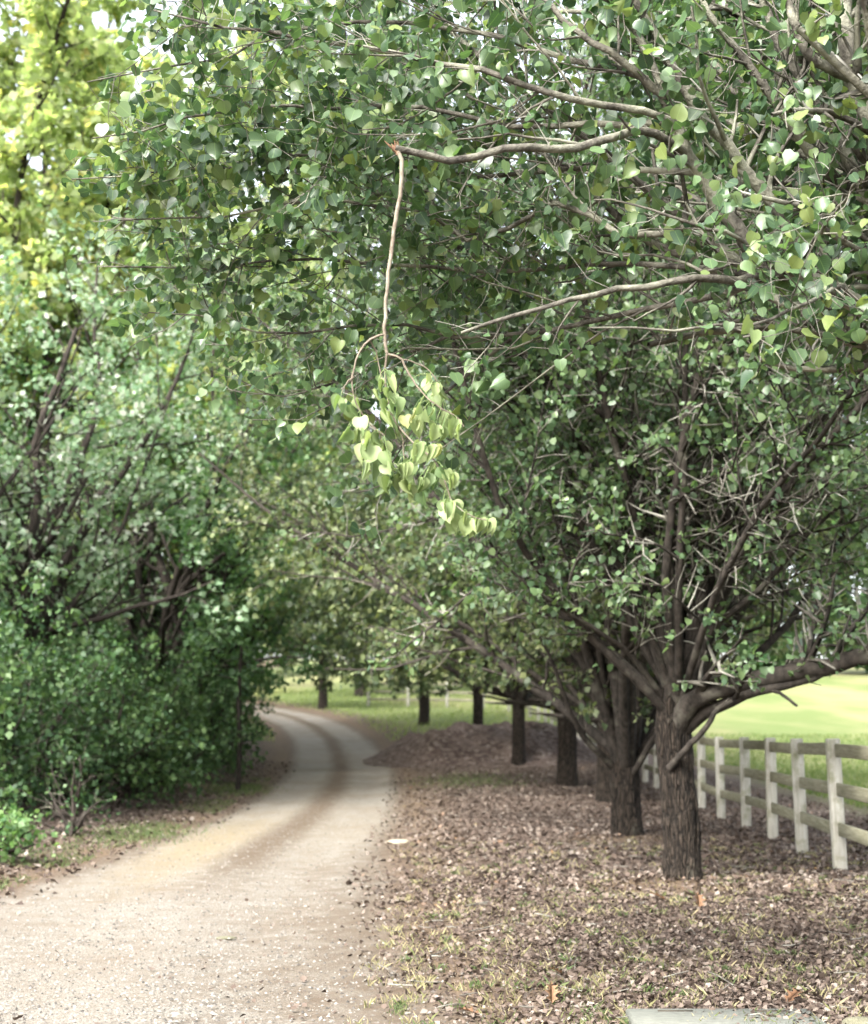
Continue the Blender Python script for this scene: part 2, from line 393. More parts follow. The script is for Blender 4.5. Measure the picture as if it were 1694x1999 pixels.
def leaf_template(q):
    if q == 'near':
        o = [(0.12, -.05), (.34, -.07), (.52, .10), (.57, .34), (.50, .58), (.33, .78), (.13, .92)]
        mid = [(0, 0), (0, .38), (0, .72), (0, 1.05)]
        v = [(x, y, 0.0) for x, y in mid] + [(x, y, 0) for x, y in o] + [(-x, y, 0) for x, y in o]
        v = np.array(v, float)
        v[:, 2] = np.abs(v[:, 0]) * .34 - .22 * (v[:, 1]) ** 2 + .03 * np.sin(v[:, 1] * 9 + v[:, 0] * 6)
        R = [4, 5, 6, 7, 8, 9, 10]; Lf = [11, 12, 13, 14, 15, 16, 17]
        def side(o_, flip):
            t = [(0, o_[0], o_[1]), (0, o_[1], o_[2]), (0, o_[2], 1), (1, o_[2], o_[3]), (1, o_[3], o_[4]), (1, o_[4], 2), (2, o_[4], o_[5]), (2, o_[5], o_[6]), (2, o_[6], 3)]
            return [x[::-1] if flip else x for x in t]
        f = side(R, False) + side(Lf, True)
    elif q == 'near2':
        o = [(.30, -.07), (.54, .14), (.52, .55), (.22, .88)]
        v = np.array([(0, 0, 0), (0, .5, 0), (0, 1.06, 0)] + [(x, y, 0) for x, y in o] + [(-x, y, 0) for x, y in o], float)
        v[:, 2] = np.abs(v[:, 0]) * .34 - .22 * (v[:, 1]) ** 2
        f = [(0, 3, 4), (0, 4, 1), (1, 4, 5), (1, 5, 6), (1, 6, 2)] + [(0, 8, 7), (0, 1, 8), (1, 9, 8), (1, 10, 9), (1, 2, 10)]
    elif q == 'mid':
        v = np.array([(0, 0, 0), (0, 1.08, -.15), (.48, .12, .14), (.42, .66, .04), (-.48, .12, .14), (-.42, .66, .04)], float)
        f = [(0, 2, 3), (0, 3, 1), (0, 5, 4), (0, 1, 5)]
    elif q == 'far':
        v = np.array([(0, -.05, 0), (.46, .4, .12), (0, 1.05, -.05), (-.46, .4, .12)], float)
        f = [(0, 1, 2), (0, 2, 3)]
    elif q == 'narrow':
        v = np.array([(0, 0, 0), (.17, .45, .05), (0, 1.1, -.12), (-.17, .45, .05)], float)
        f = [(0, 1, 2), (0, 2, 3)]
    return v, np.array(f)

def leaf_frames(rs, n, bdir, droop=.75, upn=.6):
    ax = unit(rs.normal(size=(n, 3)) * .62 + np.array([0, 0, -droop]) + bdir * .45)
    nr = rs.normal(size=(n, 3)) * 1.1 + np.array([0, -.25, upn])
    nr = unit(nr - (nr * ax).sum(1, keepdims=True) * ax)
    return ax, nr, np.cross(ax, nr)

def leaves_mesh(name, q, pos, ax, nr, sd, size, mat, rs, uv=False, bias=None):
    tv, tf = leaf_template(q); n = len(pos)
    wx = (.8 + .35 * rs.rand(n))[:, None, None]; cz = (rs.rand(n) * 2.4 - .5)[:, None, None]
    v = pos[:, None, :] + size[:, None, None] * (tv[None, :, 0:1] * wx * sd[:, None, :] + tv[None, :, 1:2] * ax[:, None, :] + tv[None, :, 2:3] * cz * nr[:, None, :])
    f = tf[None] + (np.arange(n) * len(tv))[:, None, None]
    rr = rs.rand(n) if bias is None else bias
    return mesh(name, v.reshape(-1, 3), f.reshape(-1, 3), mat, q in ('near', 'near2', 'mid'),
                uv=np.tile(tv[:, :2], (n, 1)) if uv else None, fattr={'rnd': np.repeat(rr, len(tf))})

def ok_near(p, dmin=3.7):
    x, y, fw = proj(p)
    inside = (x > -120) & (x < 1800) & (y > -150)
    return ~((np.linalg.norm(p - np.array([0, 0, CAMZ]), axis=-1) < dmin) & (fw > -1)) & ~((fw < dmin) & inside)

def trunk_mesh(name, pts, rad, mat, sides=40, rows=46, ridge=.1, seed=0, lod=False, roots=.28):
    rs = np.random.RandomState(seed)
    p = resample(pts, rows); L = np.linspace(0, 1, rows)
    r = np.interp(L, np.linspace(0, 1, len(rad)), rad)
    zz = p[:, 2] - p[0, 2]
    th = np.arange(sides) / sides * 2 * np.pi
    T, Z = np.meshgrid(th, zz)
    flare = 1 + roots * np.exp(-Z / .18) * (.55 + .45 * np.cos(T * 5 + seed) ** 2)
    rg = 1 + ridge * (fbm((T / (2 * np.pi)) * 30 + seed + .5 * np.sin(Z * 7), Z * 3.5, 2) - .5) * 2
    seam = 1 - .08 * np.exp(-((T - 3.9) / .25) ** 2)
    R = r[:, None] * flare * rg * seam
    v = np.stack([p[:, None, 0] + R * np.cos(T), p[:, None, 1] + R * np.sin(T), np.broadcast_to(p[:, None, 2], T.shape)], -1)
    k = np.arange(sides); k2 = (k + 1) % sides; b = (np.arange(rows - 1) * sides)[:, None]
    f = np.stack([b + k, b + k2, b + sides + k2, b + sides + k], -1).reshape(-1, 4)
    return mesh(name, v.reshape(-1, 3), f, mat, True)

def make_tree(name, label, cat, x, y, trunk_h, trunk_r, R, H, zc, group=None, seed=0, n_limb=12, guides=(), sub_sp=.3, twig_sp=.16,
              twig_len=.34, per=8, leaf=.065, q='mid', lm=None, tm=None, bm=None, lbm=None, mask=None, elev=(20, 75), sides=(7, 4, 3), limb_r=None,
              singles=0, trunk_pts=None, keep_out=1.0, droop=.75, bare=0.0, uv=False, litmask=None, wander=.16, sublen=(.42, .16), fork=None, thin=None, tseg=3, tkeep=1.0, strop=(.06, .02), twr=1.0, subcap=1.9, spur=.045, mn=3.7):
    rs = np.random.RandomState(seed)
    lm = lm or M_leafB; tm = tm or M_twig; bm = bm or M_bark; lbm = lbm or M_limbD
    gz0 = float(height(x, y))
    root = obj(name, None, None, (x, y, gz0), label=label, cat=cat, group=group)
    O = np.array([x, y, gz0])
    fork = fork or (trunk_h * .72, trunk_h)
    tp = trunk_pts or [(0, 0, -.12), (.02, 0, trunk_h * .5), (0, .02, trunk_h), (.03, .02, trunk_h * 1.35)]
    if trunk_r > 0:
        obj('trunk', trunk_mesh('trunk', tp, [trunk_r * 1.06, trunk_r, trunk_r * .97, trunk_r * 1.0, trunk_r * .55], bm, seed=seed,
                                sides=72 if y < 25 else 20, rows=60 if y < 25 else 20, ridge=.16 if y < 25 else .1), root)
    NL = 14; limbs = []; lr = []
    for g, r0, r1 in guides:
        gl = np.linalg.norm(np.diff(np.asarray(g), axis=0), axis=1).sum(); limbs.append(resample(g, NL, rs, min(.045, .014 * gl))); lr.append(np.linspace(r0, r1, NL))
    limb_r = limb_r or trunk_r * .42
    for i in range(n_limb):
        az = i * 2.39996 + rs.rand() * .5; s = (i + .5) / n_limb
        el = math.radians(elev[0] + (elev[1] - elev[0]) * s + rs.uniform(-6, 6))
        st = O + (np.cos(az) * trunk_r * .4, np.sin(az) * trunk_r * .4, fork[0] + (fork[1] - fork[0]) * rs.rand())
        d = np.array([math.cos(az) * math.cos(el), math.sin(az) * math.cos(el), math.sin(el)])
        # distance to the crown's ellipsoid
        oc = (st - (O + (0, 0, zc))) / (R, R, H); dd = d / (R, R, H)
        A, B, C = dd @ dd, 2 * oc @ dd, oc @ oc - 1
        ln = (-B + math.sqrt(max(B * B - 4 * A * C, .01))) / (2 * A) * rs.uniform(.85, 1.0)
        ln = max(ln, .5)
        pts = [st]
        for k in range(5):
            d = unit(d + rs.normal(size=3) * wander + (0, 0, .05)); pts.append(pts[-1] + d * ln / 5)
        if mask is not None:
            q_ = resample(pts, 30); okm = mask(q_, 0) | (np.arange(30) < 8)
            if not okm.all(): pts = q_[:max(8, int(np.argmin(okm)))]
        limbs.append(resample(pts, NL, rs, .02 * ln / 4)); r0 = limb_r * rs.uniform(.75, 1.15) * (ln / max(R, H)) ** .5
        lr.append(np.linspace(r0, r0 * .18, NL))
    limbs = np.array(limbs); lr = np.array(lr)
    for p, r in zip(limbs, lr):
        v, f = tubes(p[None], r[None], sides[0], .12, seed)
        obj('limb', mesh('limb', v - O, f, lbm, True), root)
    a, b = sublen
    subs, sr = children(rs, limbs, lr, sub_sp, .16, (25, 62), lambda t, L: np.minimum((a * (1 - t) + b) * L, subcap), 5, .17, strop, .5, .0035)
    def filt(p, r, tol):
        if mask is not None:
            k = mask(p[:, -1], tol) & mask(p[:, len(p[0]) // 2], tol)
            p, r = p[k], r[k]
        k = ok_near(p[:, -1], mn) & ok_near(p[:, 1], mn); return p[k], r[k]
    subs, sr = filt(subs, sr, 0)
    tw, tr = children(rs, subs, sr, twig_sp, .08, (30, 75), lambda t, L: twig_len * (1.2 - .5 * t) + 0 * L, tseg, .25, (.05, .0), .45, .0016)
    tw2, tr2 = children(rs, limbs[:, 2:], lr[:, 2:], twig_sp * 2.2, .1, (40, 85), lambda t, L: twig_len * 1.2 + 0 * L, tseg, .25, (.05, 0), .12, .0016)
    tw = np.concatenate([tw, tw2]); tr = np.concatenate([tr, np.minimum(tr2, .004)])
    tw, tr = filt(tw, tr * twr, 10)
    if keep_out < 1:      # thinner outside the picture
        px, py, fw = proj(tw[:, -1]); o_ = (px < -500) | (px > 2200) | (py < -700) | (fw < 0)
        k = ~o_ | (rs.rand(len(tw)) < keep_out * .6); tw, tr = tw[k], tr[k]
    v1, f1 = tubes(subs, sr, sides[1]); kt = rs.rand(len(tw)) < tkeep; v2, f2 = tubes(tw[kt], tr[kt] * (1.0 if tkeep == 1 else 1.4), sides[2])
    obj('branches', mesh('branches', v1 - O, f1, lbm, True), root, kind='stuff')
    obj('twigs', mesh('twigs', v2 - O, f2, tm, True), root, kind='stuff')
    # leaves
    lt = tw if bare <= 0 else tw[rs.rand(len(tw)) > bare]
    if thin is not None:
        kk = rs.rand(len(lt)) < thin(lt[:, -1]); lt = lt[kk]
    n = len(lt) * per
    if n == 0: return root
    idx = rs.randint(0, len(lt), n); t = rs.rand(n) ** .7 * tseg; i0 = np.minimum(t.astype(int), tseg - 1); fr = (t - i0)[:, None]
    pos = lt[idx, i0] * (1 - fr) + lt[idx, i0 + 1] * fr
    bd = unit(lt[idx, i0 + 1] - lt[idx, i0])
    pos = pos + rs.normal(size=pos.shape) * spur
    ax, nr, sdv = leaf_frames(rs, n, bd, droop)
    size = leaf * (.55 + .85 * rs.rand(n) ** 1.3)
    k = ok_near(pos, mn)
    if mask is not None: k &= mask(pos, 0)
    pos, ax, nr, sdv, size = pos[k], ax[k], nr[k], sdv[k], size[k]
    bias = np.clip(rs.rand(len(pos)) * .75 + .25 * fbm(pos[:, 0] * 1.3 + 50, pos[:, 2] * 1.3 + pos[:, 1] + 50, 2), 0, .999)
    if singles:
        px, py, fw = proj(pos); vis = (px > 10) & (px < 1684) & (py > 10) & (py < 1990)
        facing = np.abs((nr * unit(pos - np.array([0, 0, CAMZ]))).sum(1))
        score = np.where(vis, size * (.3 + facing) / np.maximum(fw, .5), 0)
        best = np.argsort(-score)[:singles]
        sm = []
        for j in range(6):
            tv, tf = leaf_template('near'); tv = tv.copy(); tv[:, 2] *= (.2 + .4 * j); tv[:, 0] *= (.86 + .06 * (j % 3))
            sm.append(mesh('leaf', tv, tf, M_leafA, True, uv=tv[:, :2], fattr={'rnd': np.full(len(tf), .0)}))
        for b_ in best:
            o = bpy.data.objects.new('leaf', sm[rs.randint(6)]); S.collection.objects.link(o); o.parent = root
            m = Matrix(((sdv[b_][0], ax[b_][0], nr[b_][0]), (sdv[b_][1], ax[b_][1], nr[b_][1]), (sdv[b_][2], ax[b_][2], nr[b_][2])))
            M4 = m.to_4x4() @ Matrix.Scale(float(size[b_]), 4); M4.translation = Vector(pos[b_] - O)
            o.matrix_basis = M4
        kk = np.ones(len(pos), bool); kk[best] = False
        pos, ax, nr, sdv, size, bias = pos[kk], ax[kk], nr[kk], sdv[kk], size[kk], bias[kk]
    obj('crown', leaves_mesh('crown', q, pos - O, ax, nr, sdv, size, lm, rs, uv, bias), root, kind='stuff')
    return root

# ------------------------------------------------------------------ masks: where the crowns have been pruned or shaded out
def mk_mask(lower, left, amp=22):
    lx, ly = zip(*lower); ey, ex = zip(*left)
    def f(p, tol):
        x, y, fw = proj(p)
        nz = (fbm(x / 45 + 7, y / 45 + 3, 2) - .5) * 2 * amp
        return (fw < 0) | ((y < np.interp(x, lx, ly) + nz + tol) & (x > np.interp(y, ey, ex) + nz - tol))
    return f
maskA = mk_mask([(-900, 300), (100, 500), (170, 600), (250, 720), (380, 790), (520, 870), (640, 960), (700, 1040), (780, 1090), (830, 1050), (900, 900), (1000, 770),
                 (1100, 740), (1400, 720), (1694, 760), (2600, 1000)],
                [(-2500, 900), (-600, 420), (-200, 260), (0, 205), (80, 250), (135, 120), (200, 170), (260, 140), (350, 100), (430, 160), (490, 135), (560, 180), (700, 250)])
maskP = mk_mask([(-900, 900), (380, 1180), (480, 1320), (560, 1350), (600, 1385), (660, 1395), (720, 1360), (800, 1345), (1000, 1345), (1130, 1400), (1260, 1420), (1330, 1350), (1420, 1350), (1560, 1330), (1700, 1310), (2600, 1300)],
                [(-3000, 500), (0, 300), (500, 240), (800, 290), (900, 370), (1000, 340), (1100, 380), (1200, 390), (1290, 470), (1345, 540)])
_maskA = maskA
def maskA(p, tol):
    x, y, fw = proj(p)
    clear = (x > 640) & (x < 1360) & (y > 215) & (y < 720) & (fw < 5.75) & (fw > 0)
    return _maskA(p, tol) & ~clear
def thinA(p):
    x, y, fw = proj(p)
    return np.where((x > -100) & (x < 1800), np.interp(x, [100, 500, 900, 1700], [.74, .70, .62, .52]), .7)
def thin1(p):
    x, y, fw = proj(p)
    # the inner, shaded side of the near crown carries fewer leaves than bare twigs
    return np.clip(.95 - .74 * np.exp(-(((x - 1440) / 330) ** 2 + ((y - 1000) / 380) ** 2)), .12, 1)

# ------------------------------------------------------------------ pear trees
D = lambda pts: np.array([P(*p) for p in pts])
TA = (3.15, 7.4)
gA = [
 (D([(1500, 545, 6.3), (1400, 480, 6.4), (1290, 390, 6.5), (1180, 300, 6.6), (1080, 220, 6.6), (980, 150, 6.6), (880, 60, 6.7), (820, -40, 6.8)]), .024, .010),
 (D([(1460, 560, 6.5), (1330, 500, 6.7), (1200, 420, 6.8), (1100, 330, 6.9), (1000, 250, 7.0), (860, 150, 7.0), (700, 70, 7.0)]), .022, .006),
 (D([(1800, 520, 6.5), (1694, 380, 6.4), (1620, 250, 6.4), (1560, 150, 6.4), (1500, 40, 6.4), (1470, -80, 6.4)]), .034, .018),
 (D([(1760, 480, 6.9), (1640, 340, 6.9), (1530, 280, 7.0), (1420, 160, 7.1), (1330, 40, 7.1), (1290, -80, 7.1)]), .030, .014),
 (D([(1530, 540, 6.1), (1450, 470, 5.8), (1360, 440, 5.7), (1250, 400, 5.7), (1160, 390, 5.8)]), .012, .003),
 (np.vstack([[(3.15, 7.4, 2.0)], D([(1990, 900, 7.1), (1860, 700, 6.7), (1694, 600, 6.4), (1610, 565, 6.2), (1530, 528, 6.1), (1480, 536, 6.0)])]), .078, .034),
 (D([(1500, 534, 6.05), (1440, 545, 5.9), (1360, 545, 5.8), (1180, 570, 5.7), (1000, 615, 5.6), (900, 650, 5.6)]), .02, .006),
 (D([(1542, 535, 6.1), (1538, 500, 6.1), (1523, 422, 6.05), (1476, 361, 6.0), (1415, 281, 5.95), (1350, 200, 5.9), (1295, 100, 5.9), (1240, 0, 5.9), (1200, -120, 5.9)]), .032, .012),
 (D([(1500, 540, 6.05), (1439, 445, 6.0), (1411, 408, 6.0), (1373, 337, 5.95), (1340, 300, 5.9), (1317, 234, 5.85), (1289, 164, 5.8), (1247, 70, 5.8), (1205, 0, 5.8), (1150, -120, 5.8)]), .036, .010),
 (D([(1345, 303, 5.9), (1300, 275, 5.8), (1247, 250, 5.7), (1190, 275, 5.6), (1100, 290, 5.5), (1050, 288, 5.45), (990, 285, 5.4), (930, 305, 5.4), (880, 309, 5.35), (820, 300, 5.3), (772, 289, 5.3)]), .019, .013),
 (np.vstack([[(3.15, 7.4, 2.2)], D([(1930, 760, 7.0), (1760, 480, 6.7), (1598, 305, 6.4), (1561, 244, 6.3), (1505, 188, 6.3), (1448, 117, 6.2), (1420, 70, 6.2), (1383, 28, 6.2), (1340, -80, 6.2)])]), .05, .012),
 (np.vstack([[(3.15, 7.4, 2.3)], D([(1960, 700, 6.8), (1820, 430, 6.4), (1692, 234, 6.1), (1669, 164, 6.1), (1650, 94, 6.1), (1650, 0, 6.1), (1640, -200, 6.1)])]), .075, .03),
 (D([(1660, 150, 6.1), (1622, 136, 6.0), (1580, 108, 5.95), (1547, 38, 5.9), (1530, -30, 5.9)]), .026, .016),
 (D([(1320, 240, 5.85), (1228, 206, 5.7), (1162, 206, 5.7), (1087, 188, 5.6), (1008, 164, 5.6), (928, 136, 5.6), (700, 90, 5.7), (450, 50, 5.8), (300, 20, 5.9)]), .017, .004),
 (D([(1300, 190, 5.8), (1200, 108, 5.7), (1134, 70, 5.7), (1064, 0, 5.7), (960, -90, 5.8)]), .018, .007),
 (D([(1411, 408, 6.0), (1230, 470, 6.2), (1085, 389, 6.5), (940, 475, 6.7), (850, 425, 6.7), (760, 405, 6.7), (620, 388, 6.6), (430, 420, 6.5), (230, 430, 6.4)]), .016, .003),
 (D([(1500, 540, 6.1), (1300, 600, 6.6), (1000, 660, 7.1), (800, 640, 7.1), (600, 650, 7.0), (430, 630, 6.9), (290, 610, 6.8)]), .017, .003),
 (D([(1480, 540, 6.1), (1200, 520, 6.8), (900, 530, 7.0), (600, 500, 6.9), (380, 520, 6.8), (190, 520, 6.7)]), .016, .003),
 (D([(1317, 234, 5.85), (1050, 250, 6.3), (800, 200, 6.4), (600, 210, 6.3), (400, 230, 6.2), (180, 270, 6.1)]), .016, .003),
 (D([(1289, 164, 5.8), (900, 60, 6.2), (600, 50, 6.3), (400, 120, 6.3), (170, 160, 6.2)]), .015, .003),
 (D([(1000, 660, 7.1), (880, 760, 7.3), (790, 860, 7.4), (730, 1000, 7.3)]), .010, .002),
 (D([(900, 645, 7.1), (720, 720, 7.2), (580, 770, 7.1), (440, 760, 7.0)]), .010, .002),
 (D([(1373, 337, 5.95), (1150, 330, 6.4), (900, 340, 6.8), (650, 300, 6.8), (420, 330, 6.7), (140, 350, 6.5)]), .015, .003),
 (D([(1205, 0, 5.8), (900, -60, 6.1), (600, -50, 6.2), (330, 0, 6.2)]), .014, .003),
 (D([(1530, 540, 6.1), (1590, 470, 5.7), (1640, 400, 5.3), (1680, 350, 5.0)]), .012, .004),
 (D([(1694, 606, 6.4), (1640, 560, 5.9), (1560, 600, 5.5), (1450, 640, 5.2), (1300, 640, 5.1), (1150, 640, 5.0)]), .012, .003),
]
make_tree('pear_tree', 'nearest pear tree, lichened limbs reaching in from the right edge over the whole top', 'tree', TA[0], TA[1],
          2.3, .20, 4.6, 4.6, 5.6, 'pear trees in a row beside the drive', 11, n_limb=13, guides=gA, sub_sp=.14, twig_sp=.085, twig_len=.22, per=8, leaf=.049, q='near2', thin=thinA,
          lm=M_leafA, tm=M_twig, lbm=M_limb, mask=maskA, elev=(58, 86), sides=(10, 4, 3), singles=300, keep_out=.16, tkeep=.85, uv=True, wander=.12, sublen=(.30, .14))

T1 = (2.36, 14.5)
g1 = [
 (D([(1312, 1450, 14.5), (1308, 1380, 14.45), (1322, 1250, 14.4), (1293, 1050, 14.3), (1252, 930, 14.1), (1180, 820, 13.9), (1080, 740, 13.7), (940, 690, 13.5), (800, 640, 13.3)]), .062, .012),
 (D([(1320, 1440, 14.5), (1340, 1303, 14.5), (1388, 1116, 14.5), (1420, 1055, 14.5), (1440, 900, 14.5), (1453, 755, 14.5), (1462, 600, 14.5)]), .058, .018),
 (D([(1388, 1116, 14.5), (1440, 1010, 14.6), (1490, 937, 14.7), (1570, 844, 14.8), (1631, 790, 14.9), (1692, 722, 15.0), (1790, 600, 15.1)]), .05, .018),
 (D([(1330, 1440, 14.5), (1392, 1230, 14.3), (1486, 1148, 14.0), (1580, 1040, 13.8), (1700, 940, 13.5)]), .05, .012),
 (D([(1315, 1440, 14.5), (1350, 1365, 14.3), (1450, 1330, 14.1), (1560, 1312, 13.9), (1680, 1285, 13.6), (1850, 1230, 13.2)]), .108, .07),
 (D([(1318, 1440, 14.5), (1350, 1410, 14.4), (1420, 1370, 14.2), (1480, 1348, 14.0), (1560, 1330, 13.9), (1640, 1305, 13.7)]), .075, .025),
 (D([(1305, 1500, 14.35), (1345, 1455, 14.2), (1375, 1425, 14.1), (1400, 1385, 14.05), (1430, 1368, 14.0)]), .035, .022),
 (D([(1490, 1346, 14.0), (1520, 1352, 13.9), (1556, 1378, 13.8)]), .02, .012),
 (D([(1300, 1370, 14.5), (1225, 1270, 14.2), (1130, 1210, 13.9), (1040, 1150, 13.6), (940, 1060, 13.4)]), .034, .006),
 (D([(1310, 1330, 14.4), (1200, 1080, 14.0), (1120, 1000, 13.8), (1000, 950, 13.6)]), .03, .005),
 (D([(1295, 1060, 14.3), (1240, 1018, 14.1), (1190, 1015, 14.0), (1100, 960, 13.8)]), .02, .005),
 (D([(1310, 1430, 14.5), (1290, 1200, 15.2), (1240, 900, 16), (1180, 600, 16.5), (1120, 300, 17)]), .045, .014),
 (D([(1320, 1420, 14.5), (1350, 1150, 15.3), (1330, 800, 16), (1290, 500, 16.3), (1260, 250, 16.5)]), .045, .014),
]
make_tree('pear_tree', 'second pear tree, forked thick dark trunk standing on bare dirt left of the fence posts', 'tree', T1[0], T1[1],
          1.15, .165, 5.6, 5.2, 6.2, 'pear trees in a row beside the drive', 21, n_limb=22, guides=g1, twr=1.2, subcap=1.45, sub_sp=.20, twig_sp=.09, twig_len=.34, per=9, leaf=.058, q='mid',
          mask=maskP, elev=(42, 84), sides=(9, 3, 3), keep_out=.22, thin=thin1, sublen=(.36, .15), fork=(1.45, 2.0), tseg=2, tkeep=.9, lbm=M_limbD, tm=M_twig, limb_r=.045,
          trunk_pts=[(0, 0, -.12), (.01, 0, .55), (-.03, .0, 1.0), (-.06, 0, 1.6), (-.05, 0, 1.95)])

g2 = [
 (D([(1210, 1510, 20.5), (1180, 1480, 20.4), (1140, 1440, 20.2), (1115, 1390, 20.0), (1080, 1300, 19.8), (1030, 1200, 19.5)]), .055, .012),
 (D([(1215, 1510, 20.5), (1190, 1440, 20.5), (1180, 1340, 20.4), (1160, 1200, 20.3), (1140, 1000, 20.2)]), .075, .025),
 (D([(1225, 1510, 20.5), (1250, 1420, 20.5), (1300, 1340, 20.5), (1350, 1250, 20.4)]), .06, .02),
 (D([(1222, 1510, 20.5), (1225, 1420, 20.6), (1235, 1330, 20.8), (1240, 1150, 21)]), .07, .02),
 (D([(1228, 1520, 20.4), (1262, 1465, 20.1), (1290, 1420, 19.9), (1320, 1360, 19.6)]), .05, .03),
]
make_tree('pear_tree', 'third pear tree, broad trunk splitting low into many limbs, just behind the second', 'tree', 2.62, 20.5,
          .95, .19, 6.6, 5.4, 6.4, 'pear trees in a row beside the drive', 31, n_limb=17, guides=g2, sub_sp=.28, twig_sp=.17, twig_len=.42, per=10, leaf=.085, q='far', tseg=2,
          mask=maskP, elev=(50, 85), twr=1.2, sides=(7, 3, 3), keep_out=.3, fork=(.8, 1.1), lm=M_leafC, tm=M_twigD, limb_r=.075, sublen=(.38, .15),
          trunk_pts=[(0, 0, -.12), (-.02, 0, .5), (-.02, 0, .95), (0, 0, 1.2)])
row = [(3.38, 29.5, .20, 'dark pear trunk mostly hidden behind the broad low-splitting trunk'),
       (3.17, 36, .235, 'pear tree with straight black trunk, alone left of the broad forked trunk'),
       (2.52, 45, .20, 'pear tree with slim trunk at the right end of the leafy mound'),
       (1.66, 57, .20, 'pear tree with slim trunk on the crest of the leafy mound, before the far fence'),
       (-.45, 68, .24, 'small pear tree with short trunk beyond the left end of the mound'),
       (-5.95, 80, .24, 'farthest tree, lone trunk beyond the bend where the drive turns left')]
for i, (x, y, r, lab) in enumerate(row):
    make_tree('pear_tree', lab, 'tree', x, y, 2.0 + .2 * i, r, (8.2, 8.8, 7.8, 7.2, 6, 6)[i], 5.4, 6.5, 'pear trees in a row beside the drive', 41 + i, n_limb=(30, 30, 24, 20, 16, 14)[i], sub_sp=.42, twig_sp=.26, twig_len=.6,
              per=(12, 11, 9, 8, 7, 7)[i], leaf=.12 + .020 * i, q='far', tseg=2, tkeep=.45, mask=maskP, elev=(2, 82), strop=(-.12, -.06), sides=(6, 3, 3), keep_out=.3, lm=M_leafC, tm=M_twigD, limb_r=.09, spur=.09, sublen=(.42, .18))

# ------------------------------------------------------------------ the broken branch
BY = 5.3
br = obj('broken_branch', None, None, tuple(P(775, 292, BY)), label='snapped branch hanging straight down in mid-air, pale wilted yellow-green leaves at its end', cat='branch')
O = P(775, 292, BY)
rs = np.random.RandomState(77)
def tube_part(name, pts, r0, r1, mat, n=16, sides=8, wig=.006, parent=br):
    p = resample(pts, n, rs, wig)
    v, f = tubes(p[None], np.linspace(r0, r1, n)[None], sides, .18, 3)
    return obj(name, mesh(name, v - O, f, mat, True), parent), p
_, stemp = tube_part('stem', D([(777, 296, BY), (785, 330, BY), (778, 400, BY), (768, 460, BY), (758, 530, BY), (753, 600, BY), (751, 650, BY), (755, 690, BY)]), .0085, .0062, M_tan, 24)
sides_ = [
 [(752, 652, BY), (722, 662, BY - .02), (698, 695, BY - .03), (688, 735, BY - .03), (690, 770, BY - .02), (705, 808, BY), (735, 838, BY), (750, 850, BY)],
 [(722, 663, BY - .02), (735, 690, BY + .02), (742, 725, BY + .03), (745, 745, BY + .03)],
 [(755, 690, BY), (752, 740, BY + .02), (760, 800, BY + .04), (772, 825, BY + .03), (800, 858, BY), (815, 872, BY), (848, 900, BY - .03), (872, 950, BY - .04), (882, 980, BY - .04), (912, 1003, BY - .05), (940, 1014, BY - .05), (958, 1017, BY - .05)],
 [(757, 692, BY), (782, 700, BY), (797, 728, BY), (812, 752, BY), (840, 782, BY - .02), (870, 803, BY - .03), (895, 815, BY - .03), (905, 833, BY - .03)],
 [(782, 700, BY), (805, 706, BY + .03), (832, 718, BY + .05), (850, 740, BY + .05), (858, 760, BY + .05)],
 [(690, 735, BY - .03), (676, 748, BY - .04), (668, 765, BY - .04)],
 [(772, 825, BY + .03), (785, 850, BY + .05), (788, 885, BY + .05), (795, 905, BY + .04)],
 [(735, 838, BY), (745, 860, BY + .02), (760, 890, BY + .02), (768, 915, BY + .02)],
]
wt = []
for k, s in enumerate(sides_):
    _, p = tube_part('twig', D(s), .0048 if k in (0, 2, 3) else .003, .0018, M_tan, 16, 6, .004); wt.append(p)
# splintered end: a fan of torn wood slivers
b = NB('torn_wood'); nn = b.noise(60, 4, .6, b.scaled(b.n('ShaderNodeTexCoord').outputs['Object'], (1, 1, .15)))
M_torn = b.done(b.bsdf(b.ramp(nn, [(.3, (.06, .032, .02)), (.6, (.15, .085, .05)), (.9, (.28, .21, .14))]), .8, .2))
for k in range(7):
    a = P(776 + rs.uniform(-3, 3), 300 + rs.uniform(-3, 5), BY + rs.uniform(-.008, .008)); e = P(755 + rs.uniform(-8, 22), 274 + rs.uniform(-4, 10), BY + rs.uniform(-.02, .02))
    v, f = tubes(np.stack([a, (a + e) / 2 + rs.normal(size=3) * .002, e])[None], np.array([[.0055, .0045, .0008]]), 5)
    obj('splinter', mesh('splinter', v - O, f, M_torn, False), br)
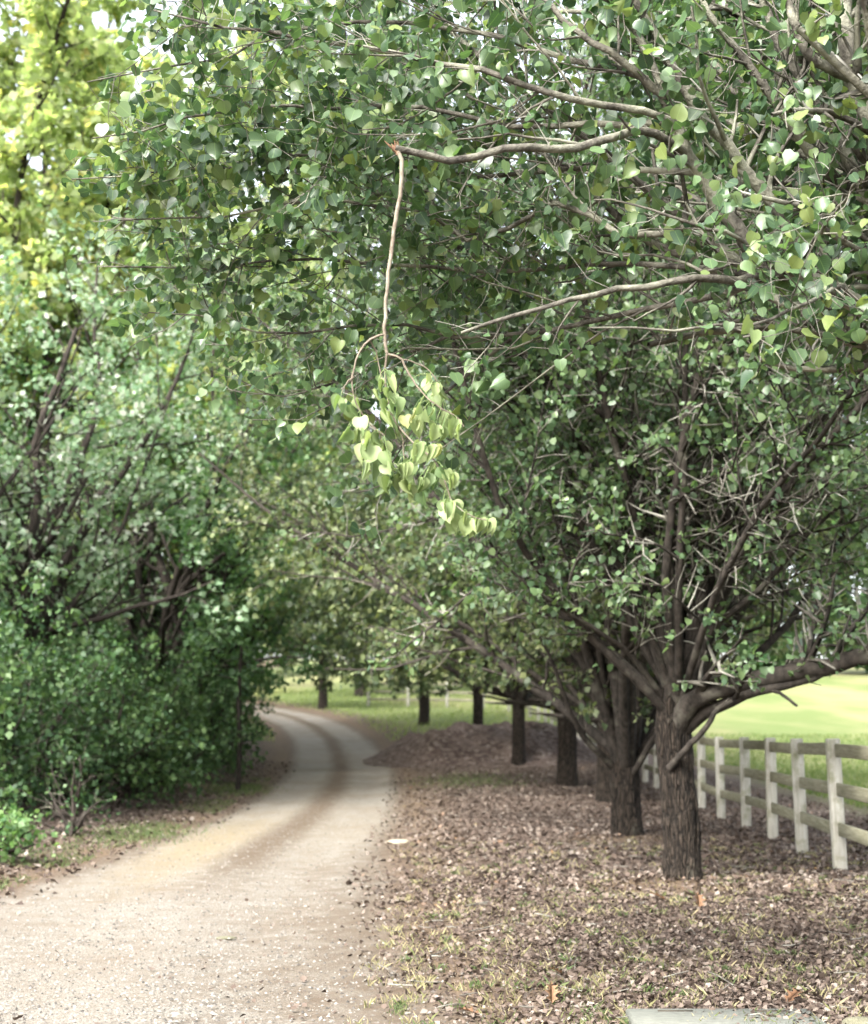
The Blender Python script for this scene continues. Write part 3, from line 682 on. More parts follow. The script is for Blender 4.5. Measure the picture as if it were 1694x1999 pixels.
# hanging leaves: (px, py of the blade's base, length in px, lean)
lv = [(665, 775, 30, -.5), (672, 788, 26, .1), (690, 790, 40, .25), (703, 815, 34, .15), (738, 742, 26, .4), (750, 745, 26, -.5), (762, 738, 40, .25), (735, 762, 30, .2), (765, 768, 34, .0),
      (772, 780, 34, .35), (757, 785, 36, -.2), (752, 802, 38, .3), (770, 815, 36, .1), (838, 742, 32, -.35), (848, 748, 34, -.1), (862, 752, 34, .3), (834, 730, 22, 0), (855, 770, 30, .2),
      (818, 790, 32, -.2), (828, 802, 36, .35), (845, 795, 34, 0), (806, 800, 36, -.1), (812, 815, 44, .2), (860, 805, 30, .2), (870, 810, 32, .3), (880, 822, 38, .2), (892, 820, 42, -.3),
      (900, 830, 46, -.35), (838, 822, 34, .1), (850, 830, 34, -.2), (862, 836, 32, .1), (790, 812, 30, .2), (680, 838, 34, -.6), (690, 842, 30, .2), (700, 836, 34, -.2), (712, 845, 30, 0),
      (725, 850, 40, -.35), (735, 855, 42, -.25), (745, 858, 46, .1), (752, 862, 40, .3), (716, 872, 40, -.5), (727, 870, 42, -.3), (742, 880, 44, -.1), (755, 882, 44, .2), (708, 905, 46, .1),
      (722, 905, 44, .3), (738, 905, 40, .2), (748, 935, 44, -.3), (760, 930, 40, -.1), (768, 932, 46, -.45), (778, 912, 52, .2), (790, 905, 40, .1), (796, 908, 34, .3), (800, 900, 36, -.1),
      (786, 930, 38, -.3), (795, 938, 42, .05), (806, 928, 30, .1), (816, 935, 30, .1), (812, 952, 44, -.35), (822, 948, 44, .2), (830, 925, 40, -.1), (820, 868, 48, -.2), (812, 868, 40, .2),
      (835, 872, 38, .1), (850, 868, 34, 0), (856, 920, 44, -.45), (864, 912, 42, .1), (872, 922, 44, -.2), (880, 925, 38, .1), (852, 905, 34, -.3),
      (876, 982, 40, -.1), (884, 985, 42, .25), (900, 1008, 44, -.45), (910, 1005, 44, -.3), (922, 1010, 40, -.3), (932, 1015, 44, -.35), (946, 1015, 34, -.1), (953, 1016, 36, .15), (868, 985, 36, .1)]
tv0, tf0 = leaf_template('near')
wm = []
for j in range(5):
    tv = tv0.copy(); fa = .35 + .26 * j; tv[:, 2] = np.abs(tv0[:, 0]) * math.sin(fa) * 1.1 - (.15 + .12 * (j % 3)) * tv[:, 1] ** 2 + .06 * np.sin(tv[:, 1] * 9 + j + 5 * tv0[:, 0]); tv[:, 0] *= math.cos(fa)
    wm.append(mesh('leaf', tv, tf0, M_wilt, True, uv=tv[:, :2], fattr={'rnd': np.full(len(tf0), 0.0)}))
alltw = np.concatenate(wt)
lv = lv + [(px + rs.uniform(-13, 13), py + rs.uniform(-14, 10), ln * rs.uniform(.55, .85), lean + rs.uniform(-.3, .3)) for (px, py, ln, lean) in lv[::2]] + [(px + rs.uniform(-10, 10), py + rs.uniform(-8, 4), ln, lean) for (px, py, ln, lean) in lv[-9:]]
for (px, py, ln, lean) in lv:
    p = P(px, py, BY + rs.uniform(-.09, .07))
    a = unit(np.array([lean + rs.uniform(-.12, .12), rs.uniform(-.35, .25), -1.0]))
    n0 = np.array([rs.uniform(-2.2, 2.2) * (.35 if py > 975 else 1), -1.0, rs.uniform(-.2, .7)]); n0 = unit(n0 - (n0 @ a) * a); s_ = np.cross(a, n0)
    size = ln * BY / F * rs.uniform(.72, 1.0)
    o = bpy.data.objects.new('leaf', wm[rs.randint(5)]); S.collection.objects.link(o); o.parent = br
    m = Matrix(((s_[0], a[0], n0[0]), (s_[1], a[1], n0[1]), (s_[2], a[2], n0[2]))).to_4x4() @ Matrix.Scale(float(size), 4)
    m.translation = Vector(p - O); o.matrix_basis = m
    # its stalk, up to the nearest twig above
    dd = np.linalg.norm(alltw - (p + (0, 0, .03)), axis=1); q_ = alltw[np.argmin(dd)]
    if dd.min() < .16:
        mid = (p + q_) / 2 + (0, 0, .008)
        v, f = tubes(np.stack([q_, mid, p])[None], np.array([[.0012, .0011, .0011]]), 4)
        obj('leaf_stalk', mesh('leaf_stalk', v - O, f, M_wilt), br)

# ------------------------------------------------------------------ fence
b = NB('weathered_post'); tc = b.pos(); n1 = b.noise(1.0, 5, .6, b.scaled(tc, (30, 30, 3))); n2 = b.noise(6, 4, .6, tc)
col = b.ramp(n1, [(.3, (.25, .24, .20)), (.7, (.42, .41, .36))]); col = b.mix(b.math('MULTIPLY', b.math('SUBTRACT', n2, .5, clamp=True), 4.2, clamp=True), col, (.16, .165, .095))
M_post = b.done(b.bsdf(col, .85, .2, b.bump(n1, .004)))
b = NB('mossy_rail'); tc = b.pos(); n1 = b.noise(1.0, 5, .65, b.scaled(tc, (9, 2.5, 34))); n2 = b.noise(4, 4, .6, tc)
col = b.ramp(n1, [(.3, (.10, .095, .065)), (.7, (.26, .245, .185))]); col = b.mix(b.math('MULTIPLY', n2, .4), col, (.13, .14, .07))
M_rail = b.done(b.bsdf(col, .85, .2, b.bump(n1, .004)))
fp = [(3.72, 8.4), (3.86, 10.8), (4.02, 13.25), (4.19, 15.7), (4.40, 18.15), (4.60, 20.6), (4.72, 22.9), (4.80, 25.3), (4.92, 27.8), (5.0, 30.2), (5.08, 32.6), (5.16, 35), (5.24, 37.4), (5.3, 39.8), (5.36, 42.2), (5.42, 44.6),
      (5.48, 47), (5.52, 49.4), (5.52, 51.8), (5.5, 54.2), (5.46, 56.6), (5.42, 59), (5.38, 61.4), (5.3, 63.8), (5.2, 66.2), (5.1, 68.6), (4.95, 71), (4.7, 73.4), (4.3, 75.8), (3.9, 78), (2.6, 79.6), (.7, 80.6), (-1.4, 81.4), (-3.6, 82.2)]
fence = obj('rail_fence', None, None, (fp[3][0], fp[3][1], float(height(*fp[3]))), label='weathered three-rail fence with pale square posts along the edge of the field', cat='fence')
FO = np.array(fence.location)
pv, pf = box_vf(0, 0, .60, .135, .135, 1.50, .012)
pme = mesh('post', pv, pf, M_post)
cv, cf = box_vf(0, 0, 1.362, .125, .125, .03, .012)
rv_, rf_ = box_vf(0, 0, 0, .038, 1.0, .135, .008)
rme = mesh('rail', rv_, rf_, M_rail)
frs = np.random.RandomState(4)
for i, (x, y) in enumerate(fp):
    z = float(height(x, y)); a = fp[max(i - 1, 0)]; c = fp[min(i + 1, len(fp) - 1)]
    ang = math.atan2(-(c[0] - a[0]), c[1] - a[1])
    o = bpy.data.objects.new('post', pme); S.collection.objects.link(o); o.parent = fence
    o.location = Vector((x, y, z)) - Vector(FO); o.rotation_euler = (frs.uniform(-.015, .015), frs.uniform(-.02, .02), ang)
    if i + 1 < len(fp):
        x2, y2 = fp[i + 1]; z2 = float(height(x2, y2)); d = Vector((x2 - x, y2 - y, z2 - z)); L = math.hypot(d.x, d.y)
        for h in (1.235, .825, .415):
            r = bpy.data.objects.new('rail', rme); S.collection.objects.link(r); r.parent = fence
            r.location = Vector(((x + x2) / 2, (y + y2) / 2, (z + z2) / 2 + h + frs.uniform(-.012, .012))) - Vector(FO)
            r.rotation_euler = (math.atan2(d.z, L) + frs.uniform(-.006, .006), 0, math.atan2(-d.x, d.y)); r.scale = (1, L - .10, 1)

# ------------------------------------------------------------------ woods on the left
WG = 'trees in the wood left of the drive'
def wood(label, x, y, th, tr, R, H, zc, seed, lm, leaf=.13, per=18, n=20, guides=(), elev=(0, 80), q='far', sub=.5, tw=.32, tl=.62, mask=None, fork=None, bm=None, spur=.10):
    make_tree('woodland_tree', label, 'tree', x, y, th, tr, R, H, zc, WG, seed, n_limb=n, guides=guides, sub_sp=sub, twig_sp=tw, twig_len=tl, per=per, leaf=leaf, q=q,
              lm=lm, tm=M_twigD, bm=bm or M_wood, lbm=M_wood, mask=mask, elev=elev, sides=(6, 3, 3), keep_out=.3, limb_r=tr * .5, droop=.35, spur=spur, sublen=(.42, .2), fork=fork, tseg=2, tkeep=.3, thin=thinL if y < 42 else None)
_tl = [([(40, 1420), (62, 1300), (68, 1150), (62, 1060), (75, 960), (70, 860), (105, 760), (150, 640)], 26), ([(64, 1090), (135, 1000), (170, 930)], 18),
       ([(322, 1290), (332, 1190), (318, 1110), (292, 1040)], 30), ([(330, 1210), (352, 1150), (400, 1110)], 18), ([(298, 1330), (278, 1250), (274, 1150), (240, 1030)], 22)]
maskP2 = mk_mask([(-900, 1200), (500, 1290), (1700, 1290), (2600, 1300)], [(-3000, -5000), (3000, -5000)])
def thinL(p):
    x, y, fw = proj(p); keep = np.ones(len(p))
    for pl, wd in _tl:
        for (ax_, ay_), (bx_, by_) in zip(pl[:-1], pl[1:]):
            dx, dy = bx_ - ax_, by_ - ay_; t = np.clip(((x - ax_) * dx + (y - ay_) * dy) / (dx * dx + dy * dy), 0, 1)
            d = np.hypot(x - ax_ - t * dx, y - ay_ - t * dy)
            keep = np.minimum(keep, np.where((d < wd + 14) & (fbm(x / 60, y / 40, 2) > .33), .06, 1))
    return keep
maskL = mk_mask([(-900, 1500), (100, 1500), (430, 1480), (520, 1380), (600, 1330), (2600, 1330)], [(-3000, -5000), (3000, -5000)])
gl1 = [(D([(40, 1420, 29), (62, 1300, 29), (68, 1150, 29), (62, 1060, 29), (75, 960, 29), (70, 860, 29), (105, 760, 29), (150, 640, 29)]), .15, .05),
       (D([(64, 1090, 29), (100, 1050, 28.8), (135, 1000, 28.6), (170, 930, 28.4)]), .08, .03),
       (D([(68, 900, 29), (95, 820, 28.8), (125, 740, 28.6)]), .05, .02)]
wood('silvery grey-green tree with forked dark trunk at the left edge', -7.9, 29, 3.2, .19, 4.4, 5.6, 6.6, 101, M_silver, .125, 15, 20, gl1, mask=maskL)
gl3 = [(D([(310, 1350, 36), (322, 1270, 36), (332, 1190, 36), (318, 1110, 36), (292, 1040, 36), (280, 950, 36)]), .19, .07),
       (D([(330, 1210, 36), (352, 1150, 35.8), (400, 1110, 35.6), (440, 1080, 35.4)]), .11, .05),
       (D([(298, 1330, 37), (278, 1250, 37), (274, 1150, 37), (262, 1080, 37), (240, 1030, 37)]), .15, .07)]
wood('green tree with a bare Y-shaped double trunk showing in a gap of the left wood', -6.9, 36.5, 2.4, .22, 4.8, 4.2, 8.6, 102, M_dark, .14, 15, 16, gl3, mask=maskL, elev=(20, 80))
wood('tall bright yellow-green tree in the top left corner', -11.0, 41, 7.0, .26, 7.6, 13.5, 18.0, 103, M_yel, .26, 20, 34)
wood('tall yellowish tree leaning behind the silvery one', -7.2, 48, 7.5, .25, 6.0, 12.0, 18.0, 104, M_yel, .28, 18, 28)
wood('very tall yellow-green tree rising behind all the others on the left', -15.0, 52, 9.5, .3, 8, 14, 20.0, 110, M_yel, .42, 14, 26)
wood('large yellow-green tree filling the gap above the bend of the drive', -4.5, 92, 6, .35, 9.5, 12, 15.5, 111, M_yel, .40, 12, 26, mask=maskP2)
wood('mid-height fresh green tree between the silvery tree and the drive', -6.3, 41, 3.4, .2, 4.0, 4.6, 8.2, 105, M_fresh, .15, 15, 18, mask=maskL)
wood('dark green tree behind the double trunk', -10.2, 37, 2.6, .24, 4.6, 5.4, 7.0, 106, M_fresh, .16, 14, 18)
wood('green tree with narrow crown beside the bend of the drive', -8.6, 56, 3.0, .24, 4.4, 5.6, 7.6, 107, M_fresh, .18, 14, 16, mask=maskL)
wood('dark tree with low black trunks at the end of the left wood', -7.4, 52, 1.8, .22, 2.8, 3.6, 4.8, 108, M_dark, .17, 13, 12, mask=maskL)
wood('blue-green tree at the far left edge above the shrubs', -9.6, 25, 2.6, .2, 3.4, 4.6, 5.8, 109, M_silver, .12, 15, 18)

# shrubs along the wood's edge
def shrub(label, x, y, R, H, seed, lm, leaf=.095, per=12, n=16, q='far', group='shrubs along the edge of the wood', sub=.3, tw=.22, tl=.42, bare=0, elev=(8, 80), mask=None):
    make_tree('shrub', label, 'shrub', x, y, .3, 0, R, H * .62, H * .52, group, seed, n_limb=n, sub_sp=sub, twig_sp=tw, twig_len=tl, per=per, leaf=leaf, q=q, lm=lm, tm=M_twigD,
              lbm=M_wood, mask=mask, elev=elev, sides=(5, 3, 3), limb_r=.035, droop=.3, fork=(.02, .12), spur=.08, sublen=(.45, .22), bare=bare, wander=.2, keep_out=.4, tseg=2, tkeep=.5)
sh = [(-7.0, 22.2, 1.5, 2.9, M_shrub, 'broad dark shrub nearest the left edge'), (-6.8, 24.8, 1.7, 3.1, M_shrub, 'leafy dark green shrub second along from the left edge'),
      (-6.4, 27.6, 1.6, 2.9, M_shrub, 'dark green shrub under the forked dark trunk'), (-6.1, 30.3, 1.5, 2.7, M_shrub, 'deep green rounded shrub mid-way along the wood edge'),
      (-5.9, 33.2, 1.45, 2.7, M_shrub, 'feathery dark shrub below the double trunk'), (-5.8, 36.4, 1.35, 2.8, M_shrub, 'dark feathery shrub overhanging the leafy bank'),
      (-6.2, 40.5, 1.4, 2.9, M_shrub, 'green shrub beside the thin grey trunk'), (-6.8, 45.5, 1.6, 3.2, M_shrub, 'dense shrub where the drive narrows'),
      (-8.0, 51, 1.9, 3.4, M_shrub, 'last shrub before the bend of the drive'), (-8.8, 26, 2.0, 3.8, M_shrub, 'tall dark shrub behind the first row at the left edge'),
      (-8.4, 31, 2.0, 4.0, M_shrub, 'tall dark shrub behind the deep green rounded one'), (-8.0, 36, 2.0, 4.2, M_shrub, 'tall dense green shrub behind the feathery ones'),
      (-8.3, 42, 2.2, 4.2, M_shrub, 'tall dark shrub behind the thin grey trunk')]
for i, (x, y, R, H, lm, lab) in enumerate(sh): shrub(lab, x, y, R, H, 200 + i, lm)
shrub('small shrub with bare brown stems at the foot of the dark bushes', -5.0, 20.9, .55, 1.1, 230, M_dark, .06, 5, 9, bare=.6, sub=.2, tw=.15, tl=.25)
shrub('bright green sprig poking in low at the left edge', -4.95, 17.0, .42, .55, 231, M_fresh, .07, 9, 9, sub=.14, tw=.10, tl=.16, elev=(15, 75))
# two slim bare trunks
p0 = ground_hit(464, 1545)
o = obj('slim_tree', trunk_mesh('slim_tree', [(0, 0, -.1), (.02, 0, 1.0), (-.02, .03, 2.2), (.03, 0, 3.4)], [.065, .055, .05, .035], M_limbD, 14, 26, .06, 3, roots=.2), None, tuple(p0),
        label='thin grey bare trunk rising from the bank before the shrubs', cat='tree')

# ------------------------------------------------------------------ far woods closing the view
def far_mass(name, x0, x1, y0, y1, n, htop, lm, seed, leaf=.55, label=None):
    rs = np.random.RandomState(seed)
    nc = int(n / 260); cx = rs.uniform(x0, x1, nc); cy = rs.uniform(y0, y1, nc); cz = rs.rand(nc) ** .8 * htop; cr = rs.uniform(1.2, 2.8, nc)
    k = rs.randint(0, nc, n); d = unit(rs.normal(size=(n, 3))) * (rs.rand(n, 1) ** .45) * cr[k][:, None] * (1, 1, .75)
    pos = np.stack([cx[k], cy[k], cz[k]], 1) + d; pos[:, 2] += height(pos[:, 0], pos[:, 1]) + .8
    ax, nr, sdv = leaf_frames(rs, n, d * .3, .3)
    o = obj(name, leaves_mesh(name, 'far', pos, ax, nr, sdv, leaf * (.6 + .8 * rs.rand(n)), lm, rs), kind='stuff')
    return o
far_mass('woodland_foliage', -34, -10.5, 38, 75, 26000, 15, M_dark, 301, .34)
far_mass('woodland_foliage', -40, 10, 118, 140, 15000, 15, M_fresh, 302, .9)
far_mass('woodland_foliage', 4, 62, 120, 132, 34000, 17, M_dark, 303, .95)
far_mass('woodland_foliage', -30, -12.5, 84, 112, 9000, 10, M_yel, 304, .5)

# ------------------------------------------------------------------ leafy mound
ms = 70; mu = np.linspace(-1, 1, ms); MX, MY = np.meshgrid(mu, mu)
ox, oy = 1.75, 49.5
wx_ = ox + MX * 4.3; wy_ = oy + MY * 5.5
_r = np.clip((1 - (np.abs(MX) ** 2.4 + np.abs(MY) ** 2.4) ** (1 / 2.4)) / .55, 0, 1); bump_ = _r * _r * (3 - 2 * _r)
hh = bump_ * (.78 + .9 * (fbm(wx_ * 1.1, wy_ * .6) - .5)) * (1.0 - .12 * MX) + .10 * (fbm(wx_ * 4, wy_ * 4) - .5) * bump_ ** .3
mz = height(wx_, wy_) + hh * 1.15 - .04
b = NB('leafy_mound'); pos = b.pos(); vor = b.n('ShaderNodeTexVoronoi'); vor.inputs['Scale'].default_value = 9; b.l(pos, vor.inputs['Vector'])
n2 = b.noise(2.0, 4, .6, pos)
col = b.ramp(vor.outputs['Color'], [(0, (.028, .021, .018)), (.4, (.07, .052, .043)), (.75, (.12, .096, .082)), (1, (.20, .175, .15))])
M_mound = b.done(b.bsdf(b.mix(b.math('MULTIPLY', n2, .4), col, (.07, .045, .035)), .95, .1, b.bump(vor.outputs['Distance'], .05)))
obj('leaf_mound', mesh('leaf_mound', np.stack([wx_ - ox, wy_ - oy, mz - float(height(ox, oy))], -1).reshape(-1, 3), grid_faces(ms, ms), M_mound, True), None, (ox, oy, float(height(ox, oy))),
    label='low brown mound of earth and dead leaves by the bend of the drive', cat='mound')

# ------------------------------------------------------------------ fallen leaves, grass, gravel
def ground_scatter(rs, n, x0, x1, y0, y1, power=1.6):
    y = y0 * (y1 / y0) ** (rs.rand(n) ** (1 / 1.0)); hw = 1.0
    x = rs.uniform(x0, x1, n); return x, y
def slope_frames(rs, n, tilt):
    nr = unit(rs.normal(size=(n, 3)) * tilt + (0, 0, 1)); a = rs.normal(size=(n, 3)); a = unit(a - (a * nr).sum(1, keepdims=True) * nr)
    return a, nr, np.cross(a, nr)
b = NB('fallen_leaf'); r = b.attr('rnd')
col = b.ramp(r, [(0, (.026, .018, .014)), (.25, (.054, .038, .029)), (.5, (.090, .066, .051)), (.72, (.130, .102, .082)), (.88, (.22, .19, .162)), (.96, (.19, .10, .05)), (1, (.16, .165, .07))])
M_litter = b.done(b.bsdf(col, .75, .25))
def litter(n, xa, xb, ya, yb, size, q, seed, keep=None, tilt=.5):
    rs = np.random.RandomState(seed)
    y = ya * (yb / ya) ** rs.rand(n) if yb / ya > 1.3 else rs.uniform(ya, yb, n)
    x = rs.uniform(0, 1, n) * (xb(y) - xa(y)) + xa(y)
    u = x - road_c(y); off = np.abs(u) - road_w(y)
    fxx = np.interp(y, fy, fx)
    pr = np.clip((off + .35) / 1.7, .010, 1) * np.where(x > fxx + .3, np.clip(1 - (x - fxx - 1) / 3.5, 0, 1), 1)
    for (tx, ty, rr) in ((2.1, 14.1, 1.0), (2.4, 20.1, .8)):
        pr = pr * (1 - .6 * np.exp(-((x - tx) ** 2 + (y - ty) ** 2) / rr ** 2))
    pr = pr * (.45 + .9 * fbm(x * .9 + 9, y * .9 + 4, 3))
    k = rs.rand(n) < pr; x, y = x[k], y[k]; n = len(x)
    a, nr, sdv = slope_frames(rs, n, tilt)
    pos = np.stack([x, y, height(x, y) + .008 + rs.rand(n) * .022], 1)
    s = size * (.4 + 1.1 * rs.rand(n) ** 1.5); pos = pos - a * s[:, None] * .5
    bias = np.clip(rs.rand(n) * .8 + .35 * (fbm(x * 1.5, y * 1.5 + 8) - .3), 0, .999)
    return leaves_mesh('leaf_litter', q, pos, a, nr, sdv, s, M_litter, rs, False, bias)
obj('leaf_litter', litter(112000, lambda y: -2.6 + 0 * y, lambda y: .35 * y + 1.2, 6.6, 16, .032, 'far', 401), kind='stuff')
obj('leaf_litter', litter(70000, lambda y: -1.2 + 0 * y, lambda y: 7.5 + 0 * y, 13, 46, .052, 'far', 402), kind='stuff')
obj('leaf_litter', litter(30000, lambda y: -9.5 + 0 * y, lambda y: road_c(y) - 1.3, 10, 48, .06, 'far', 403), kind='stuff')

rs = np.random.RandomState(620); n = 260; y = 7 * (24 / 7.) ** rs.rand(n); x = rs.uniform(-.3, .33 * y + .6)
a_ = rs.rand(n) * np.pi; ln = .06 + .22 * rs.rand(n) ** 2; st = np.stack([x, y, height(x, y) + .03], 1); dr = np.stack([np.cos(a_), np.sin(a_), rs.normal(size=n) * .08], 1) * ln[:, None]
pl = np.stack([st, st + dr * .5 + rs.normal(size=(n, 3)) * .008, st + dr], 1); v, f = tubes(pl, np.repeat((.0018 + .003 * rs.rand(n))[:, None], 3, 1), 4)
obj('fallen_twigs', mesh('fallen_twigs', v, f, M_twig), kind='stuff')

def grass(n, fn, h, seed, stops, name='grass', wid=.006):
    rs = np.random.RandomState(seed); x, y = fn(rs, n); n = len(x)
    z = height(x, y)
    d = rs.normal(size=(n, 2)) * .5; hh = h * (.4 + .9 * rs.rand(n)); w_ = wid * (.6 + .8 * rs.rand(n)); an = rs.rand(n) * np.pi
    b0 = np.stack([x - np.cos(an) * w_, y - np.sin(an) * w_, z], 1); b1 = np.stack([x + np.cos(an) * w_, y + np.sin(an) * w_, z], 1)
    m = np.stack([x + d[:, 0] * hh * .35, y + d[:, 1] * hh * .35, z + hh * .6], 1); t = np.stack([x + d[:, 0] * hh, y + d[:, 1] * hh, z + hh], 1)
    v = np.stack([b0, b1, m, t], 1).reshape(-1, 3); f = np.array([(0, 1, 2), (0, 2, 3)])[None] + (np.arange(n) * 4)[:, None, None]
    return obj(name, mesh(name, v, f.reshape(-1, 3), stops, fattr={'rnd': np.repeat(rs.rand(n), 2)}), kind='stuff')
M_gr = leaf_mat('grass_blades', [(0, (.045, .07, .025)), (.5, (.07, .105, .036)), (.85, (.12, .135, .06)), (1, (.19, .17, .10))], .35, .6, .2)
M_grf = leaf_mat('field_grass', [(0, (.06, .10, .028)), (.5, (.10, .14, .042)), (1, (.16, .175, .075))], .35, .7, .15)
M_grl = leaf_mat('light_grass', [(0, (.10, .14, .04)), (.5, (.16, .20, .07)), (1, (.24, .25, .12))], .4, .7, .15)
M_dry = leaf_mat('dry_grass', [(0, (.10, .125, .045)), (.4, (.19, .175, .09)), (1, (.31, .26, .165))], .3, .7, .15)
def tufts(xf, nt_, sp):
    def fn(rs, n):
        cx, cy = xf(rs, nt_); k = rs.randint(0, nt_, n); return cx[k] + rs.normal(size=n) * sp, cy[k] + rs.normal(size=n) * sp
    return fn
def near_xy(rs, n):
    y = 7 * (22 / 7.) ** rs.rand(n); return rs.uniform(-.3, .33 * y + .6), y
grass(9000, tufts(lambda rs, n: (lambda y: (-.4 + rs.rand(n) * (.33 * y + 1.2), y))(7 * (20 / 7.) ** rs.rand(n)), 700, .05), .05, 501, M_dry, wid=.0035)
grass(5000, tufts(lambda rs, n: (lambda y: (-.2 + rs.rand(n) * (.33 * y + 1.2), y))(7 * (20 / 7.) ** rs.rand(n)), 170, .04), .045, 502, M_gr, wid=.004)
def field_xy(rs, n):
    y = rs.uniform(18, 62, n); x = np.interp(y, fy, fx) + 3.0 + rs.rand(n) ** 1.1 * (y * .34 - 2.0).clip(2); return x, y
grass(40000, field_xy, .11, 503, M_grf, wid=.017)
def verge_xy(rs, n):
    y = rs.uniform(11, 40, n); x = road_c(y) - road_w(y) - .25 - np.abs(rs.normal(size=n)) * .55
    k = fbm(x * 1.2, y * .5 + 20, 2) > .5; return x[k], y[k]
grass(9000, verge_xy, .05, 504, M_gr, wid=.006)
def patch_xy(rs, n):
    h_ = n // 3
    return np.r_[rs.normal(-4.3, .35, h_), rs.normal(-4.6, .4, h_), rs.normal(.9, .7, h_)], np.r_[rs.normal(22, 1.2, h_), rs.normal(35, 1.3, h_), rs.normal(38, 1.6, h_)]
grass(6000, patch_xy, .06, 505, M_gr, wid=.008)
def far_xy(rs, n):
    y = rs.uniform(58, 100, n); x = rs.uniform(-16, 9, n); k = (np.abs(x - road_c(y)) > road_w(y) + .7); return x[k], y[k]
grass(18000, far_xy, .16, 506, M_grl, wid=.025)

# gravel on the drive
b = NB('gravel_stone'); r = b.attr('rnd')
M_stone = b.done(b.bsdf(b.ramp(r, [(0, (.045, .042, .038)), (.3, (.115, .105, .092)), (.7, (.19, .178, .155)), (1, (.27, .255, .23))]), .85, .2))
rs = np.random.RandomState(601)
n = 24000; y = 6.8 * (34 / 6.8) ** (rs.rand(n) ** 1.7); x = road_c(y) + rs.normal(size=n) * 1.15
s = .0065 * (.5 + rs.rand(n) ** 2 * 1.6)
oc = np.array([(1, 0, 0), (-1, 0, 0), (0, 1, 0), (0, -1, 0), (0, 0, .8), (0, 0, -.4)], float); of = np.array([(0, 2, 4), (2, 1, 4), (1, 3, 4), (3, 0, 4)])
v = np.stack([x, y, height(x, y) + .006], 1)[:, None, :] + s[:, None, None] * oc[None] * (.6 + .8 * rs.rand(n, 6, 1))
f = of[None] + (np.arange(n) * 6)[:, None, None]
obj('gravel', mesh('gravel', v.reshape(-1, 3), f.reshape(-1, 3), M_stone, fattr={'rnd': np.repeat(rs.rand(n), 4)}), kind='stuff')

# ------------------------------------------------------------------ single things on the ground
def rock(name, label, px, py, sx, sy, sz, mat, seed, cat='stone'):
    import bmesh
    p = ground_hit(px, py); bm = bmesh.new(); bmesh.ops.create_icosphere(bm, subdivisions=3, radius=1)
    rr = np.random.RandomState(seed)
    for v in bm.verts:
        c = v.co; k = 1 + .35 * (float(fbm(np.array([c.x * 1.6 + seed]), np.array([c.y * 1.6 + c.z * 1.3]))[0]) - .5)
        v.co = Vector((c.x * sx * k, c.y * sy * k, max(c.z, -.35) * sz * k))
    me = bpy.data.meshes.new(name); bm.to_mesh(me); bm.free(); me.materials.append(mat)
    for pl in me.polygons: pl.use_smooth = True
    return obj(name, me, None, (p[0], p[1], float(height(p[0], p[1])) + sz * .12), label=label, cat=cat)
b = NB('pale_stone'); n1 = b.noise(9, 5, .6); M_pale = b.done(b.bsdf(b.ramp(n1, [(.3, (.22, .19, .13)), (.7, (.36, .32, .25))]), .9, .2, b.bump(n1, .02)))
b = NB('mossy_stone'); n1 = b.noise(14, 5, .6); M_mossy = b.done(b.bsdf(b.ramp(n1, [(.3, (.09, .09, .055)), (.7, (.18, .17, .12))]), .9, .2, b.bump(n1, .01)))
rock('stone', 'flat pale stone lying on the right verge of the drive', 778, 1646, .17, .12, .05, M_pale, 3)
rock('stone', 'small greenish stone lying in the middle of the near drive', 441, 1834, .075, .035, .018, M_mossy, 8)
rock('rock', 'rounded brown rock cut off by the bottom right corner', 1688, 2012, .11, .12, .05, M_mossy, 14)
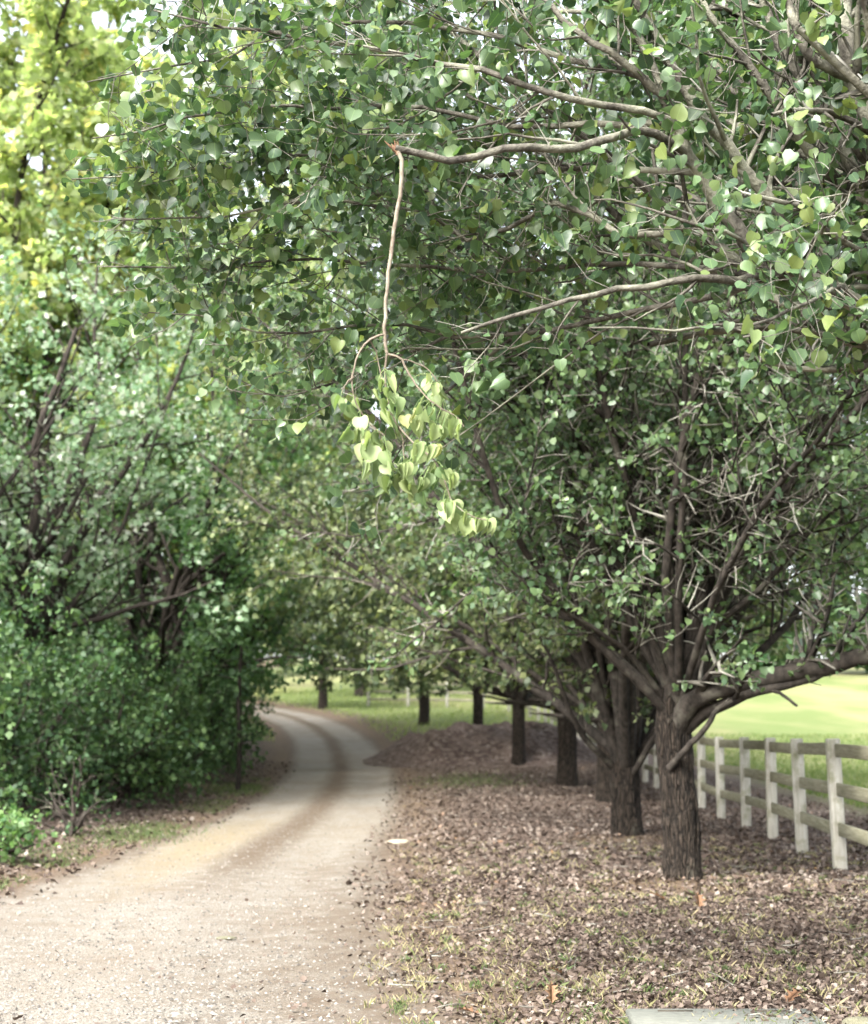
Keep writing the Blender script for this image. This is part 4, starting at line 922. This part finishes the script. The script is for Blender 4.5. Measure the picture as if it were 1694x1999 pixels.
# fallen oak leaves
half = [(0, 0), (.05, .06), (.12, .14), (.30, .22), (.14, .32), (.17, .42), (.42, .55), (.18, .58), (.14, .68), (.30, .86), (.11, .82), (.0, 1.05)]
M_oak = leaf_mat('dry_oak_leaf', [(0, (.14, .075, .042)), (1, (.20, .12, .07))], .2, .7, .2, tcol=.8)
ov, of_ = [], []
ov = [(x_, y_, .35 * x_ - .2 * (y_ - .5) ** 2) for x_, y_ in half] + [(-x_, y_, .35 * x_ - .2 * (y_ - .5) ** 2) for x_, y_ in half]
nh = len(half); ov += [(0, y_, -.2 * (y_ - .5) ** 2) for _, y_ in half]
for k in range(nh - 1):
    for side in (0, 1):
        a, c = side * nh + k, side * nh + k + 1; m0, m1 = 2 * nh + k, 2 * nh + k + 1
        of_ += [(a, c, m1), (a, m1, m0)]
oak = mesh('oak_leaf', ov, of_, M_oak, False, uv=np.array(ov)[:, :2], fattr={'rnd': np.full(len(of_), 0.)})
for (px, py, sz, rot, lab) in [(1078, 1968, .115, (1.15, .1, .2), 'largest upright rust-brown oak leaf near the bottom edge'), (1302, 1762, .17, (.35, .2, 1.3), 'orange oak leaf lying below the thick forked trunk'),
                               (1366, 1778, .15, (.9, .3, .3), 'orange-brown oak leaf tilted up right of its flat neighbour below the trunk'), (938, 1990, .13, (.2, .1, 1.2), 'tan oak leaf flat on the dirt by the bottom edge'),
                               (1535, 1966, .12, (.5, .2, -.9), 'brown oak leaf just behind the grey slab'), (1098, 1908, .1, (.4, .1, 2.0), 'small brown oak leaf among the litter left of centre')]:
    p = ground_hit(px, py); obj('oak_leaf', oak, None, (p[0], p[1], p[2] + .025), label=lab, cat='leaf', group='dead oak leaves on the ground').rotation_euler = rot
    bpy.context.scene.objects[-1].scale = (sz, sz, sz)
# grey slab at the bottom edge
b = NB('grey_slab'); n1 = b.noise(18, 6, .65); n2 = b.noise(70, 3)
M_slab = b.done(b.bsdf(b.ramp(n1, [(.3, (.10, .105, .09)), (.7, (.17, .175, .15))]), .85, .2, b.bump(n2, .003)))
b = NB('slot_dark'); M_slot = b.done(b.bsdf((.05, .04, .03), .95, .1))  # plain dark brown for the thin strips laid on the slab as its slots
a0, a1 = ground_hit(1215, 1985), ground_hit(1580, 1985)
cx_, cy_, wd = (a0[0] + a1[0]) / 2, a0[1] - .42, a1[0] - a0[0]
zs = float(height(cx_, cy_))
slab = obj('slab', None, None, (cx_, cy_, zs), label='grey slotted concrete slab lying in the dead leaves at the bottom edge', cat='slab')
v, f = box_vf(0, 0, -.01, wd, .60, .10, .01)
obj('slab_top', mesh('slab_top', v, f, M_slab), slab)
for sx in (-.24, .27):
    v, f = box_vf(sx * wd, 0.22, .0415, .19 * wd, .014, .004); obj('slot', mesh('slot', v, f, M_slot), slab)
